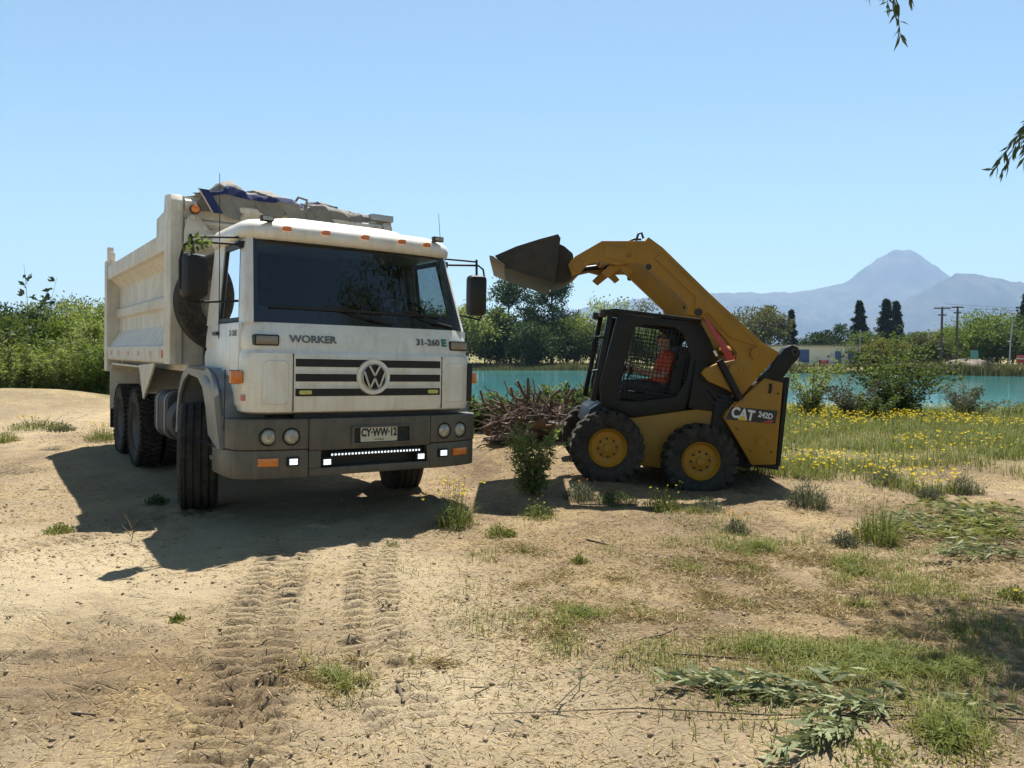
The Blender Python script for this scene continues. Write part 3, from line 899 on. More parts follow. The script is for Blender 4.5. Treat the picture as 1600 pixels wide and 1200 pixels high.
for k in range(28):
    x = -0.385 + 0.87 * k / 27
    MB().lathe([(-0.004, 0.0), (-0.003, 0.006), (0.004, 0.0098)], 10, axis=1, c=(x, 0.006, 0.610)).build('led', 'led', lb)
for x in (-0.435, 0.50):
    pod = MB().box(x - 0.048, x + 0.048, 0.0, 0.05, 0.512, 0.586).build('spot_lamp', 'black', bump_o, bevel=0.005)
    for a in (-1, 0, 1):
        for bz in (-1, 1):
            MB().box(x + a * 0.023 - 0.010, x + a * 0.023 + 0.010, -0.006, -0.0005, 0.549 + bz * 0.0125 - 0.0105, 0.549 + bz * 0.0125 + 0.0105).build('led', 'led', pod, smooth=0)
pf = MB().ring(rrect(-0.215, 0.385, 0.690, 0.862, 0.02), rrect(-0.192, 0.362, 0.708, 0.845, 0.012), 1, -0.028, 0.0).build('plate_frame', 'bumper', bump_o, bevel=0.003)
MB().box(-0.195, 0.365, -0.0125, -0.009, 0.705, 0.848).build('plate_recess', 'black', pf, smooth=0)
pl = MB().prism(rrect(-0.13, 0.235, 0.715, 0.843, 0.008), 1, -0.022, -0.016).build('number_plate', 'plate', bump_o)
lettering('CY\u00b7WW\u00b712', 0.098, 'ink', pl, (0.0525, -0.0235, 0.795), (R(90), 0, 0), 'plate_lettering', 0.001, 0.0042, 0.74)
lettering('CHILE', 0.024, 'ink', pl, (0.0525, -0.0235, 0.733), (R(90), 0, 0), 'plate_lettering', 0.001, 0.0, 1.5)
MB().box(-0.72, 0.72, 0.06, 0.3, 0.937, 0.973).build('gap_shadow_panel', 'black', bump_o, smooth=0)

# corner indicators and reflectors on the cab flanks
for sx in (-1, 1):
    si = MB().box(min(sx * 1.125, sx * 1.225), max(sx * 1.125, sx * 1.225), 0.17, 0.235, 1.235, 1.345).build('side_indicator', 'amber', truck, bevel=0.012)
    MB().box(min(sx * 1.115, sx * 1.215), max(sx * 1.115, sx * 1.215), 0.236, 0.262, 1.23, 1.35).build('housing', 'black', si, bevel=0.006)
    MB().box(min(sx * 1.09, sx * 1.137), max(sx * 1.09, sx * 1.137), 0.155, 0.20, 1.09, 1.14).build('side_reflector', 'redlens', truck, bevel=0.004)
MB().bar((1.088, 0.098, 1.06), (1.088, 0.098, 1.44), 0.05, 0.03, (0.6, 1, 0)).build('air_intake', 'black', truck, bevel=0.006)

# mirrors on their brackets
def mirror(sx, x0, x1, y, z0, z1):
    p = MB()
    c = Vector(((x0 + x1) / 2, y, (z0 + z1) / 2))
    hw, hz = (x1 - x0) / 2, (z1 - z0) / 2
    loops = []
    for t, s in ((-0.045, 0.90), (-0.03, 1.0), (0.03, 1.0), (0.075, 0.86), (0.09, 0.6)):
        loops.append([(a * s, t, b * (1 - (1 - s) * 0.6)) for a, b in rrect(-hw, hw, -hz, hz, 0.045)])
    rm = Matrix.Translation(c) @ Matrix.Rotation(sx * -0.25 + PI, 4, 'Z')
    p.loft([[rm @ Vector(q) for q in l] for l in loops])
    mo = p.build('mirror', 'black', truck, smooth=40)
    MB().add([rm @ Vector((a * 0.88, -0.047, b * 0.93)) for a, b in rrect(-hw, hw, -hz, hz, 0.04)], [tuple(range(20))]).build('mirror_glass', 'chrome', mo, smooth=0)
    br = MB()
    cx = (x0 + x1) / 2
    xa = sx * 1.03
    br.tube([(xa, 0.55, 2.46), (cx + sx * 0.03, y + 0.02, z1 + 0.11), (cx + sx * 0.08, y, z1 + 0.07), (cx + sx * 0.11, y, z1 - 0.06), (cx + sx * 0.11, y, z0 + 0.08), (cx + sx * 0.05, y + 0.01, z0 - 0.04), (sx * 1.10, 0.42, z0 - 0.0)], 0.011, 8)
    br.tube([(xa, 0.60, 2.53), (cx + sx * 0.02, y + 0.04, z1 + 0.15)], 0.010, 8)
    br.tube([(cx + sx * 0.02, y + 0.04, z1 + 0.17), (cx, y, z1 - 0.02)], 0.013, 8)
    br.box(xa - 0.05, xa + 0.03, 0.52, 0.64, 2.43, 2.49)
    br.build('bracket', 'black', mo, smooth=40)
mirror(-1, -1.575, -1.365, 0.42, 1.95, 2.32)
mirror(1, 1.27, 1.475, 0.45, 1.945, 2.37)
MB().tube([(-1.165, 0.80, 1.62), (-1.17, 0.78, 2.3), (-1.185, 0.74, 3.10)], 0.005, 6, 0.003).build('antenna', 'black', truck)
MB().tube([(1.05, 0.62, 2.30), (1.02, 0.60, 2.6), (0.955, 0.55, 2.98)], 0.004, 6, 0.0025).build('antenna', 'black', truck)
# sprig of leaves caught in the mirror arm
# front fenders (arch shells)
for sx in (-1, 1):
    out = [(0.34, 0.66), (0.35, 0.95), (0.42, 1.14), (0.58, 1.29), (0.85, 1.355), (1.60, 1.365), (1.90, 1.27), (2.06, 1.10), (2.12, 0.85), (2.12, 0.66)]
    inn = [(0.50, 0.66), (0.80, 0.75), (0.90, 1.00), (1.03, 1.17), (1.20, 1.25), (1.60, 1.28), (1.83, 1.20), (1.99, 1.06), (2.085, 0.84), (2.085, 0.66)]
    f = MB()
    f.ring(out + out[::-1][:0], inn, 0, sx * 1.255, sx * 1.225)
    f.loft([[(sx * 1.255, a, b), (sx * 0.88, a, b), (sx * 0.88, a + (c - a) * 0.35, b + (d - b) * 0.35), (sx * 1.255, a + (c - a) * 0.35, b + (d - b) * 0.35)] for (a, b), (c, d) in zip(out, inn)])
    f.build('fender', 'fender', truck, bevel=0.01, smooth=35)
    stp = MB().box(min(sx * 1.19, sx * 0.95), max(sx * 1.19, sx * 0.95), 0.72, 1.0, 0.50, 0.54).build('step', 'fender', truck, bevel=0.008)
    MB().box(min(sx * 1.16, sx * 0.98), max(sx * 1.16, sx * 0.98), 0.75, 0.97, 0.541, 0.548).build('tread_plate', 'dark', stp, smooth=0)
MB().tube([(-1.245, 0.27, 1.35), (-1.25, 0.26, 1.1), (-1.252, 0.27, 0.83)], 0.006, 8).build('corner_marker_rod', 'dark', truck)

# wheels
def tyre_front(mb, cx, r=0.54, w=0.29):
    h = w / 2
    prof = [(-h * 0.62, 0.30), (-h * 0.86, 0.34), (-h, 0.42), (-h * 0.97, 0.485), (-h * 0.88, r - 0.022), (-h * 0.80, r - 0.004)]
    for c in (-0.56, -0.19, 0.19, 0.56):
        prof += [(h * (c - 0.05), r), (h * (c - 0.045), r - 0.016), (h * (c + 0.045), r - 0.016), (h * (c + 0.05), r)]
    prof += [(h * 0.80, r - 0.004), (h * 0.88, r - 0.022), (h * 0.97, 0.485), (h, 0.42), (h * 0.86, 0.34), (h * 0.62, 0.30)]
    mb.lathe([(t + cx, q) for t, q in prof], 64, axis=0)
def tyre_lug(mb, cx, r=0.53, w=0.28, n=44, ri=0.29, lug=0.03, lw=0.034):
    h = w / 2
    mb.lathe([(cx - h * 0.62, ri), (cx - h * 0.9, ri + 0.05), (cx - h, ri + 0.12), (cx - h * 0.92, r - 0.05), (cx - h * 0.82, r - lug), (cx + h * 0.82, r - lug), (cx + h * 0.92, r - 0.05), (cx + h, ri + 0.12), (cx + h * 0.9, ri + 0.05), (cx + h * 0.62, ri)], 56, axis=0)
    for k in range(n):
        for s in (-1, 1):
            a = 2 * PI * (k + (0.5 if s > 0 else 0)) / n
            m = Matrix.Rotation(a, 4, 'X') @ Matrix.Translation((cx + s * h * 0.47, 0, r - lug / 2)) @ Matrix.Rotation(s * 0.35, 4, 'Z')
            mb.box(-h * 0.46, h * 0.46, -lw / 2, lw / 2, -lug * 0.75, lug / 2, m)
            m2 = Matrix.Rotation(a, 4, 'X') @ Matrix.Translation((cx + s * h * 0.93, 0, r - lug * 1.2))
            mb.box(-h * 0.07, h * 0.06, -lw / 2, lw / 2, -lug * 0.9, lug * 0.7, m2)
def wheel_truck(name, sx, loc, rz, dual):
    w = bpy.data.objects.new('wheel', None)
    C.objects.link(w); w.parent = truck
    w.location = loc; w.rotation_euler = (0, 0, rz)
    if dual:
        for cx in (0, -sx * 0.33):
            t = MB(); tyre_lug(t, cx); t.build('tyre', 'rubber', w, smooth=30)
        r = MB().lathe([(sx * 0.09, 0.30), (sx * 0.10, 0.285), (sx * 0.02, 0.27), (-sx * 0.07, 0.25), (-sx * 0.08, 0.16), (sx * 0.0, 0.15), (sx * 0.05, 0.13), (sx * 0.06, 0.0)], 40, axis=0).build('rim', 'rimgrey', w, smooth=40)
    else:
        t = MB(); tyre_front(t, 0, 0.54, 0.37); t.build('tyre', 'rubber', w, smooth=30)
        r = MB().lathe([(sx * 0.08, 0.31), (sx * 0.095, 0.295), (sx * 0.03, 0.28), (sx * 0.01, 0.25), (sx * 0.06, 0.18), (sx * 0.07, 0.12), (sx * 0.12, 0.10), (sx * 0.125, 0.0)], 40, axis=0).build('rim', 'rimgrey', w, smooth=40)
    for k in range(10):
        a = 2 * PI * k / 10
        q = Matrix.Rotation(a, 4, 'X')
        MB().lathe([(-0.02, 0.016), (0.02, 0.016), (0.025, 0.0)], 6, axis=0).xf(q @ Matrix.Translation((sx * (0.06 if not dual else -0.06), 0, 0.20))).build('wheel_nut', 'rimgrey', r)
    return w
for sx in (-1, 1):
    wheel_truck('front', sx, (sx * 1.13, 1.68, 0.455), R(-14), False)
    for y in (4.85, 6.15):
        wheel_truck('rear', sx, (sx * 1.10, y, 0.485), 0, True)
# frame rails, axles, tank, silencer
fr = MB()
for sx in (-1, 1):
    fr.box(sx * 0.42 - 0.04, sx * 0.42 + 0.04, 0.35, 7.0, 0.78, 1.04)
for y in (1.60, 4.85, 6.15):
    fr.tube([(-0.9, y, 0.47), (0.9, y, 0.47)], 0.075, 10)
    fr.box(-0.2, 0.2, y - 0.2, y + 0.2, 0.32, 0.66)
fr.box(-0.36, 0.36, 0.75, 2.1, 0.55, 1.3)
fr.build('chassis_frame', 'dark', truck, smooth=30)
tk = MB().loft([[(x, y, z) for x, z in rrect(-1.20, -0.62, 0.50, 1.04, 0.12, 5)] for y in (2.85, 3.62)]).build('fuel_tank', 'dark', truck, bevel=0.02)
for y in (2.95, 3.38):
    MB().loft([[(x, yy, z) for x, z in rrect(-1.21, -0.61, 0.49, 1.05, 0.125, 5)] for yy in (y, y + 0.05)]).build('strap', 'fender', tk)
sl = MB().lathe([(2.36, 0.0), (2.36, 0.20), (2.38, 0.245), (2.42, 0.25), (2.68, 0.25), (2.72, 0.2), (2.72, 0.0)], 36, axis=1, c=(-1.0, 0.0, 0.74))
for k in range(7):
    for j in range(7):
        a, b = (k - 3) * 0.06, (j - 3) * 0.06
        if math.hypot(a, b) < 0.2:
            sl.box(-1.0 + a - 0.017, -1.0 + a + 0.017, 2.352, 2.363, 0.74 + b - 0.017, 0.74 + b + 0.017)
sl.build('silencer', 'dark', truck, smooth=40)
# spare wheel upright behind the cab
spw = bpy.data.objects.new('spare_wheel', None); C.objects.link(spw); spw.parent = truck
spw.location = (-0.80, 1.86, 2.02); spw.rotation_euler = (0, 0, R(90))
t = MB(); tyre_front(t, 0, 0.53, 0.28); t.build('tyre', 'rubber', spw, smooth=30)
MB().lathe([(-0.08, 0.31), (-0.095, 0.295), (-0.03, 0.28), (0.03, 0.24), (0.04, 0.14), (0.04, 0.0)], 40, axis=0).build('rim', 'rimgrey', spw, smooth=40)
MB().box(-1.0, 1.0, 2.03, 2.12, 1.0, 1.62).build('bulkhead_rack', 'dark', truck, bevel=0.01)

# dump body
bed = bpy.data.objects.new('dump_body', None); C.objects.link(bed); bed.parent = truck
BW = 1.285
YF, YR = 2.32, 7.20
MB().box(-1.05, 1.05, YF + 0.1, YR, 1.28, 1.40).build('floor', 'bedpaint', bed, bevel=0.01)
for sx in (-1, 1):
    # pressed side: (offset from outer face, z)
    prof = [(0.03, 1.36), (0.0, 1.38), (0.0, 1.555), (0.035, 1.575), (0.17, 1.80), (0.17, 1.99), (0.125, 2.02), (0.125, 2.13), (0.17, 2.17), (0.17, 2.46), (0.05, 2.585), (0.0, 2.60), (0.0, 2.80), (0.04, 2.825), (0.20, 2.825), (0.23, 2.60), (0.23, 1.36)]
    sp = MB().prism([(sx * (BW - a), z) for a, z in prof], 1, YF + 0.32, YR - 0.26)
    side = sp.build('side_panel', 'bedpaint', bed, bevel=0.006, smooth=30)
    # front post, stepped up to the headboard; rear post
    MB().prism([(YF - 0.02, 1.36), (YF + 0.32, 1.36), (YF + 0.32, 2.60), (YF + 0.78, 2.62), (YF + 0.74, 3.0), (YF + 0.34, 3.03), (YF + 0.30, 3.20), (YF + 0.02, 3.17), (YF - 0.02, 3.10)], 0, sx * (BW - 0.12), sx * (BW + 0.003)).build('front_post', 'bedpaint', bed, bevel=0.012)
    rp_ = MB().box(min(sx * (BW + 0.012), sx * (BW - 0.2)), max(sx * (BW + 0.012), sx * (BW - 0.2)), YR - 0.26, YR, 1.18, 2.90).build('rear_post', 'bedpaint', bed, bevel=0.015)
    MB().box(min(sx * (BW - 0.02), sx * (BW - 0.10)), max(sx * (BW - 0.02), sx * (BW - 0.10)), YR - 0.12, YR - 0.02, 2.90, 3.12).build('hinge_lug', 'bedpaint', rp_, bevel=0.01)
    MB().box(min(sx * (BW - 0.02), sx * (BW - 0.10)), max(sx * (BW - 0.02), sx * (BW - 0.10)), YR - 0.30, YR - 0.24, 2.90, 3.02).build('hinge_lug', 'bedpaint', rp_, bevel=0.01)
    for y in (3.35, 4.15, 4.95, 5.75, 6.45):
        MB().box(min(sx * BW, sx * (BW + 0.004)), max(sx * BW, sx * (BW + 0.004)), y, y + 0.16, 1.44, 1.50).build('reflector', 'redlens', side, smooth=0)
    MB().lathe([(0, 0.0), (0, 0.045), (sx * -0.03, 0.05)], 20, axis=0, c=(sx * (BW + 0.012), 2.72, 1.47)).build('marker_lamp', 'redlens', side)
    # mudguards over the rear wheels
    mg = MB()
    top = [(3.95, 0.98), (4.22, 1.25), (4.40, 1.30), (6.7, 1.30), (6.9, 1.2), (6.92, 0.60)]
    for (a, b), (c, d) in zip(top[:-1], top[1:]):
        mg.bar((sx * 0.95, a, b), (sx * 0.95, c, d), 0.60, 0.025, (0, 0, 1) if abs(d - b) < abs(c - a) else (0, 1, 0))
    mg.build('mudguard', 'bedpaint', truck, smooth=0)
    MB().box(min(sx * 1.24, sx * 0.66), max(sx * 1.24, sx * 0.66), 6.95, 6.965, 0.30, 1.2).build('mud_flap', 'black', truck, smooth=0)
    MB().prism([(4.02, 0.90), (4.35, 1.32), (3.3, 1.36), (3.5, 1.22)], 0, sx * 1.26, sx * 1.235).build('skirt_plate', 'bedpaint', truck, bevel=0.004)
# headboard with ribs and gussets
hb = MB().box(-BW + 0.12, BW - 0.12, YF + 0.02, YF + 0.08, 1.36, 3.16).build('headboard', 'bedpaint', bed, smooth=0)
for z0, z1, o in ((3.04, 3.13, 0.05), (2.86, 2.93, 0.05), (2.60, 2.66, 0.05), (2.25, 2.33, 0.06), (1.85, 1.93, 0.06)):
    MB().prism([(YF + 0.02 - o, z0 + 0.02), (YF + 0.018, z0 - 0.03), (YF + 0.018, z1 + 0.01), (YF + 0.02 - o, z1 - 0.02)], 0, -BW + 0.14, BW - 0.14).build('rib', 'bedpaint', hb, bevel=0.006)
for sx in (-1, 1):
    MB().prism([(sx * 1.12, 2.95), (sx * 1.04, 2.98), (sx * 0.80, 2.70), (sx * 0.82, 2.64), (sx * 1.16, 2.62), (sx * 1.16, 2.78)], 1, YF - 0.06, YF - 0.03).build('gusset', 'bedpaint', hb, bevel=0.004)
    for x, z in ((1.08, 2.93), (0.84, 2.68)):
        MB().lathe([(0.0, 0.03), (-0.025, 0.03), (-0.03, 0.0)], 12, axis=1, c=(sx * x, YF - 0.06, z)).build('bolt', 'bedpaint', hb)
    lamp = MB().lathe([(0.03, 0.055), (-0.01, 0.055), (-0.018, 0.045)], 24, axis=1, c=(sx * 1.06, YF - 0.10, 3.02)).build('clearance_lamp', 'dark', hb)
    MB().lathe([(-0.016, 0.044), (-0.028, 0.03), (-0.034, 0.0)], 24, axis=1, c=(sx * 1.06, YF - 0.10, 3.02)).build('lens', 'amber', lamp)
MB().box(-BW + 0.2, BW - 0.2, YR - 0.08, YR - 0.01, 1.4, 2.8).build('tailgate', 'bedpaint', bed, bevel=0.01)
MB().box(1.0, 1.29, YF - 0.04, YF + 0.25, 3.165, 3.24).build('cover_bracket', 'galv', bed, bevel=0.004)
# load of soil inside
xs = np.linspace(-1.03, 1.03, 24); ys = np.linspace(YF + 0.1, YR - 0.1, 40)
SX, SY = np.meshgrid(xs, ys)
SZ = 2.45 + 0.25 * fbm(SX * 1.3, SY * 1.3, 4)
si_ = np.arange(24 * 40).reshape(40, 24)
soil = np_obj('soil_load', np.stack([SX.ravel(), SY.ravel(), SZ.ravel()], -1), np.stack([si_[:-1, :-1], si_[:-1, 1:], si_[1:, 1:], si_[1:, :-1]], -1).reshape(-1, 4), 4, 'ground', truck, smooth=True)

# tarpaulin bundled over the headboard: a thing of its own lying on the body
tarp = thing('tarpaulin', 'crumpled taupe and blue tarpaulin bundled along the top of the dump body', 'tarpaulin', (-1.289, 6.991, 0.041), (0, R(1.46), R(35.04)))
def bundle(x0, x1, env, seed, name, nv=26, nu=110, sag=0.0):
    rng = np.random.default_rng(seed)
    vs = []
    for i in range(nu):
        u = i / (nu - 1)
        x = x0 + (x1 - x0) * u
        hh, wd, base = env(u)
        for j in range(nv):
            a = PI * 1.24 * (j / (nv - 1)) - 0.12 * PI
            f = 1 + 0.26 * float(fbm(np.array([u * 5 + seed]), np.array([a * 1.6 + u * 2]), 4)[0]) + 0.05 * math.sin(a * 6 + u * 9 + 3 * math.sin(u * 5)) + 0.03 * math.sin(a * 13 + u * 14)
            y = YF + 0.22 - math.cos(a) * wd * f
            z = base + math.sin(a) * hh * f
            if j < 5:
                z -= 0.022 * (5 - j) * (0.5 + 0.8 * abs(math.sin(u * 11 + seed)))
            vs.append((x + 0.04 * math.sin(a * 5 + u * 30), y, z))
    fs = [(i * nv + j, (i + 1) * nv + j, (i + 1) * nv + j + 1, i * nv + j + 1) for i in range(nu - 1) for j in range(nv - 1)]
    return MB().add(vs, fs), vs, nv, nu
def envA(u):
    hh = 0.07 + 0.19 * math.exp(-((u - 0.28) / 0.12) ** 2) + 0.13 * math.exp(-((u - 0.60) / 0.28) ** 2) - 0.06 * max(0, u - 0.85) / 0.15
    return max(0.03, hh * 0.8), 0.30 + 0.06 * math.sin(u * 9), 3.175 + 0.02 * u
def envB(u):
    hh = 0.05 + 0.17 * math.exp(-((u - 0.28) / 0.25) ** 2) + 0.06 * math.exp(-((u - 0.7) / 0.2) ** 2)
    return max(0.025, 0.8 * hh * (1 - 0.5 * u)), 0.30 - 0.10 * u, 3.18 + 0.01 * u
a_, va, nv, nu = bundle(-1.03, 0.18, envA, 1, 'fold')
fa = a_.build('sheet', 'tarp', tarp, smooth=75)
b_, vb, nvb, nub = bundle(0.13, 1.26, envB, 5, 'fold')
fb = b_.build('sheet', 'tarp', tarp, smooth=75)
def stripe(vs, nv, nu, j0, j1, i0, i1, off, name, mat, par):
    mb = MB()
    pts = []
    for i in range(i0, i1):
        for j in range(j0, j1):
            p = Vector(vs[i * nv + j]); c = Vector((p.x, YF + 0.22, 3.12))
            pts.append(p + (p - c).normalized() * off)
    w = j1 - j0
    mb.add(pts, [(i * w + j, (i + 1) * w + j, (i + 1) * w + j + 1, i * w + j + 1) for i in range(i1 - i0 - 1) for j in range(w - 1)])
    return mb.build(name, mat, par, smooth=75)
stripe(va, nv, nu, 4, 7, 4, 106, 0.006, 'blue_band', 'blue', fa)
stripe(vb, nvb, nub, 7, 9, 6, 46, 0.006, 'blue_band', 'blue', fb)
fl = MB()
fl.loft([[(-1.03 + 0.02 * k, YF - 0.12 - 0.004 * k, 3.24 - 0.035 * k), (-0.93 + 0.02 * k, YF - 0.13 - 0.006 * k, 3.235 - 0.035 * k), (-0.93 + 0.02 * k, YF - 0.122 - 0.006 * k, 3.235 - 0.035 * k), (-1.03 + 0.02 * k, YF - 0.112 - 0.004 * k, 3.24 - 0.035 * k)] for k in range(8)])
fl.build('hanging_corner', 'blue', tarp, smooth=60)
ed = MB().tube([(-1.035 + 0.02 * k, YF - 0.122 - 0.004 * k, 3.24 - 0.035 * k) for k in range(8)], 0.008, 6).build('hem', 'pink', tarp)
MB().tube([(0.155, YF - 0.10, 3.15), (0.16, YF - 0.09, 3.28), (0.165, YF + 0.2, 3.36), (0.16, YF + 0.5, 3.25)], 0.014, 8).build('tie_rope', 'tarp', tarp)
# leafy sprig caught on the mirror bracket

# ================================================================== SKID STEER LOADER (x towards its tail, y away, z up)
SK_LOC, SK_ROT = (1.617, 9.54, -0.02), (0, R(8.2), 0)
loader = thing('skid_steer_loader', 'yellow and black skid steer loader with raised bucket beside the truck', 'loader', SK_LOC, SK_ROT)
ch = MB().prism([(-0.80, 0.30), (-0.80, 0.66), (-0.72, 0.74), (-0.30, 0.775), (0.27, 0.94), (0.55, 1.02), (0.76, 0.95), (1.02, 0.34), (0.90, 0.26), (0.07, 0.23), (-0.30, 0.24)], 1, -0.555, 0.555).build('chassis', 'yellow', loader, bevel=0.02)
for x in (-0.55, 0.05, 0.45):
    MB().box(x - 0.005, x + 0.005, -0.5585, -0.554, 0.30, 0.72).build('weld_seam', 'yellow', ch, smooth=0)
eng = MB().prism([(0.60, 0.40), (0.60, 1.15), (0.86, 1.24), (1.09, 1.44), (1.33, 1.43), (1.36, 0.50), (1.10, 0.38)], 1, -0.60, 0.60).build('engine_cover', 'cabblack', loader, bevel=0.02)
for s in (-1, 1):
    sp = MB().prism([(1.09, 1.455), (1.31, 1.43), (1.375, 0.485), (1.10, 0.44), (0.70, 0.93), (0.715, 1.00)], 1, s * 0.615, s * 0.725).build('rear_side_panel', 'yellow', loader, bevel=0.014)
    if s < 0:
        MB().prism([(0.772, 1.075), (1.295, 1.105), (1.292, 0.955), (1.19, 0.943), (0.715, 0.920), (0.735, 0.995)], 1, -0.7285, -0.7265).build('decal', 'ink', sp, smooth=0)
        lettering('CAT', 0.165, 'decalwhite', sp, (0.905, -0.731, 1.005), (R(90), R(3.0), 0), 'decal_lettering', 0.001, 0.006, 0.82)
        MB().prism([(0.850, 0.932), (0.905, 0.995), (0.962, 0.940)], 1, -0.735, -0.7315).build('decal_triangle', 'decalyellow', sp, smooth=0)
        lettering('242D', 0.088, 'decalwhite', sp, (1.165, -0.731, 1.028), (R(90), R(3.0), 0), 'decal_lettering', 0.001, 0.003, 0.85)
        MB().prism([(1.14, 0.945), (1.21, 0.985), (1.275, 0.985), (1.24, 0.952)], 1, -0.7315, -0.7287).build('decal_flash', 'red', sp, smooth=0)
    MB().lathe([(s * 0.0, 0.05), (s * 0.012, 0.05), (s * 0.016, 0.03), (s * 0.016, 0.0)], 20, axis=1, c=(1.16, s * 0.725, 0.72)).build('panel_boss', 'yellow', sp)
    lt = MB().tube([(1.165, s * 0.73, 1.40), (1.175, s * 0.735, 1.345), (1.17, s * 0.73, 1.29)], 0.016, 8).build('latch', 'cabblack', sp)
    for q in ((0.86, 0.83), (1.06, 0.60), (1.30, 0.62), (1.27, 1.30)):
        MB().lathe([(0, 0.011), (s * 0.008, 0.011), (s * 0.010, 0.0)], 8, axis=1, c=(q[0], s * 0.725, q[1])).build('bolt', 'dark', sp)
MB().prism([(1.345, 1.50), (1.40, 1.51), (1.455, 0.47), (1.40, 0.46)], 1, -0.66, 0.66).build('rear_door', 'cabblack', loader, bevel=0.012)
MB().box(1.02, 1.50, -0.5, 0.5, 0.40, 0.46).build('rear_bumper', 'cabblack', loader, bevel=0.01)
# wheels
def sk_wheel(s, x):
    w = bpy.data.objects.new('wheel', None); C.objects.link(w); w.parent = loader
    w.location = (x, s * 0.70, 0.405); w.rotation_euler = (random.uniform(-0, 0), 0, 0)
    t = MB()
    tyre_lug(t, 0, 0.425, 0.27, 22, 0.21, 0.034, 0.062)
    t.xf(Matrix.Rotation(R(90), 4, 'Z'))
    t.build('tyre', 'rubber', w, smooth=30)
    r = MB().lathe([(s * 0.095, 0.225), (s * 0.11, 0.215), (s * 0.07, 0.200), (s * 0.045, 0.185), (s * 0.04, 0.12), (s * 0.055, 0.10), (s * 0.058, 0.0)], 40, axis=1).build('rim', 'yelrim', w, smooth=40)
    for k in range(8):
        a = 2 * PI * k / 8 + 0.2
        MB().lathe([(s * 0.03, 0.015), (s * 0.062, 0.015), (s * 0.066, 0.0)], 6, axis=1, c=(0.105 * math.cos(a), 0, 0.105 * math.sin(a))).build('wheel_nut', 'dark', r)
    MB().lathe([(s * 0.04, 0.05), (s * 0.085, 0.045), (s * 0.09, 0.0)], 20, axis=1).build('hub_cap', 'yelrim', r)
for s in (-1, 1):
    sk_wheel(s, -0.585); sk_wheel(s, 0.495)
# cab: protective frame with mesh windows
cabf = bpy.data.objects.new('cab_frame', None); C.objects.link(cabf); cabf.parent = loader
outer = [(-0.66, 1.96), (-0.30, 1.965), (0.05, 1.985), (0.31, 2.00), (0.46, 1.80), (0.60, 1.56), (0.36, 1.30), (0.28, 0.95), (-0.30, 0.78), (-0.70, 0.86), (-0.75, 1.10), (-0.71, 1.50)]
inner = [(-0.44, 1.83), (-0.30, 1.885), (0.02, 1.89), (0.13, 1.84), (0.20, 1.72), (0.26, 1.56), (0.25, 1.30), (0.16, 1.09), (-0.28, 0.965), (-0.50, 0.95), (-0.535, 1.10), (-0.49, 1.45)]
for s in (-1, 1):
    sf = MB().ring(outer, inner, 1, s * 0.47, s * 0.525).build('side_frame', 'cabblack', cabf, bevel=0.008)
    mesh = MB()
    # clip a wire grid to the opening
    def inside(px, pz):
        c = False
        n = len(inner)
        for i in range(n):
            (x1, z1), (x2, z2) = inner[i], inner[i - 1]
            if (z1 > pz) != (z2 > pz) and px < (x2 - x1) * (pz - z1) / (z2 - z1) + x1:
                c = not c
        return c
    for k in range(-14, 16):
        for horiz in (0, 1):
            pts = []
            for q in range(0, 120):
                t_ = -0.7 + q * 0.012
                px, pz = ((k * 0.047 - 0.1, t_ + 1.45) if not horiz else (t_, 1.42 + k * 0.047))
                if inside(px, pz):
                    pts.append((px, pz))
            if len(pts) > 1:
                (ax_, az_), (bx_, bz_) = pts[0], pts[-1]
                mesh.bar((ax_, s * 0.495, az_), (bx_, s * 0.495, bz_), 0.008, 0.008)
    mesh.build('mesh_guard', 'cabblack', sf, smooth=0)
MB().prism([(-0.82, 1.945), (-0.80, 1.985), (-0.70, 2.015), (0.31, 2.035), (0.33, 2.00), (-0.68, 1.965)], 1, -0.53, 0.53).build('roof', 'cabblack', cabf, bevel=0.01)
MB().box(-0.86, -0.79, -0.46, -0.30, 1.90, 1.985).build('work_light', 'dark', cabf, bevel=0.008)
MB().box(-0.86, -0.79, 0.30, 0.46, 1.90, 1.985).build('work_light', 'dark', cabf, bevel=0.008)
for s in (-1, 1):
    MB().bar((-0.745, s * 0.50, 1.95), (-0.80, s * 0.50, 0.90), 0.06, 0.05, (0, 1, 0)).build('front_post', 'galv' if False else 'cabblack', cabf, bevel=0.006)
MB().box(0.27, 0.30, -0.47, 0.47, 1.0, 1.95).build('rear_window', M['sideglass'], cabf, smooth=0)
MB().tube([(-0.77, -0.53, 1.66), (-0.88, -0.56, 1.65), (-0.905, -0.56, 1.60), (-0.90, -0.56, 1.28), (-0.87, -0.56, 1.25), (-0.79, -0.53, 1.27)], 0.012, 8).build('grab_handle', 'cabblack', cabf)
MB().prism([(-0.86, 0.62), (-0.82, 0.80), (-0.70, 0.90), (-0.66, 0.84), (-0.72, 0.66)], 1, -0.52, 0.52).build('front_sill', 'cabblack', cabf, bevel=0.01)
MB().box(-0.72, 0.30, -0.46, 0.46, 0.72, 0.80).build('cab_floor', 'cabblack', cabf, smooth=0)
st = MB().prism([(-0.18, 0.98), (-0.16, 1.12), (0.20, 1.10), (0.22, 0.98)], 1, -0.25, 0.25).build('seat', 'seat', cabf, bevel=0.03)
MB().prism([(0.12, 1.10), (0.19, 1.70), (0.28, 1.70), (0.26, 1.08)], 1, -0.24, 0.24).build('backrest', 'seat', st, bevel=0.03)
MB().box(-0.16, 0.2, -0.2, 0.2, 0.80, 0.98).build('seat_base', 'cabblack', st, smooth=0)
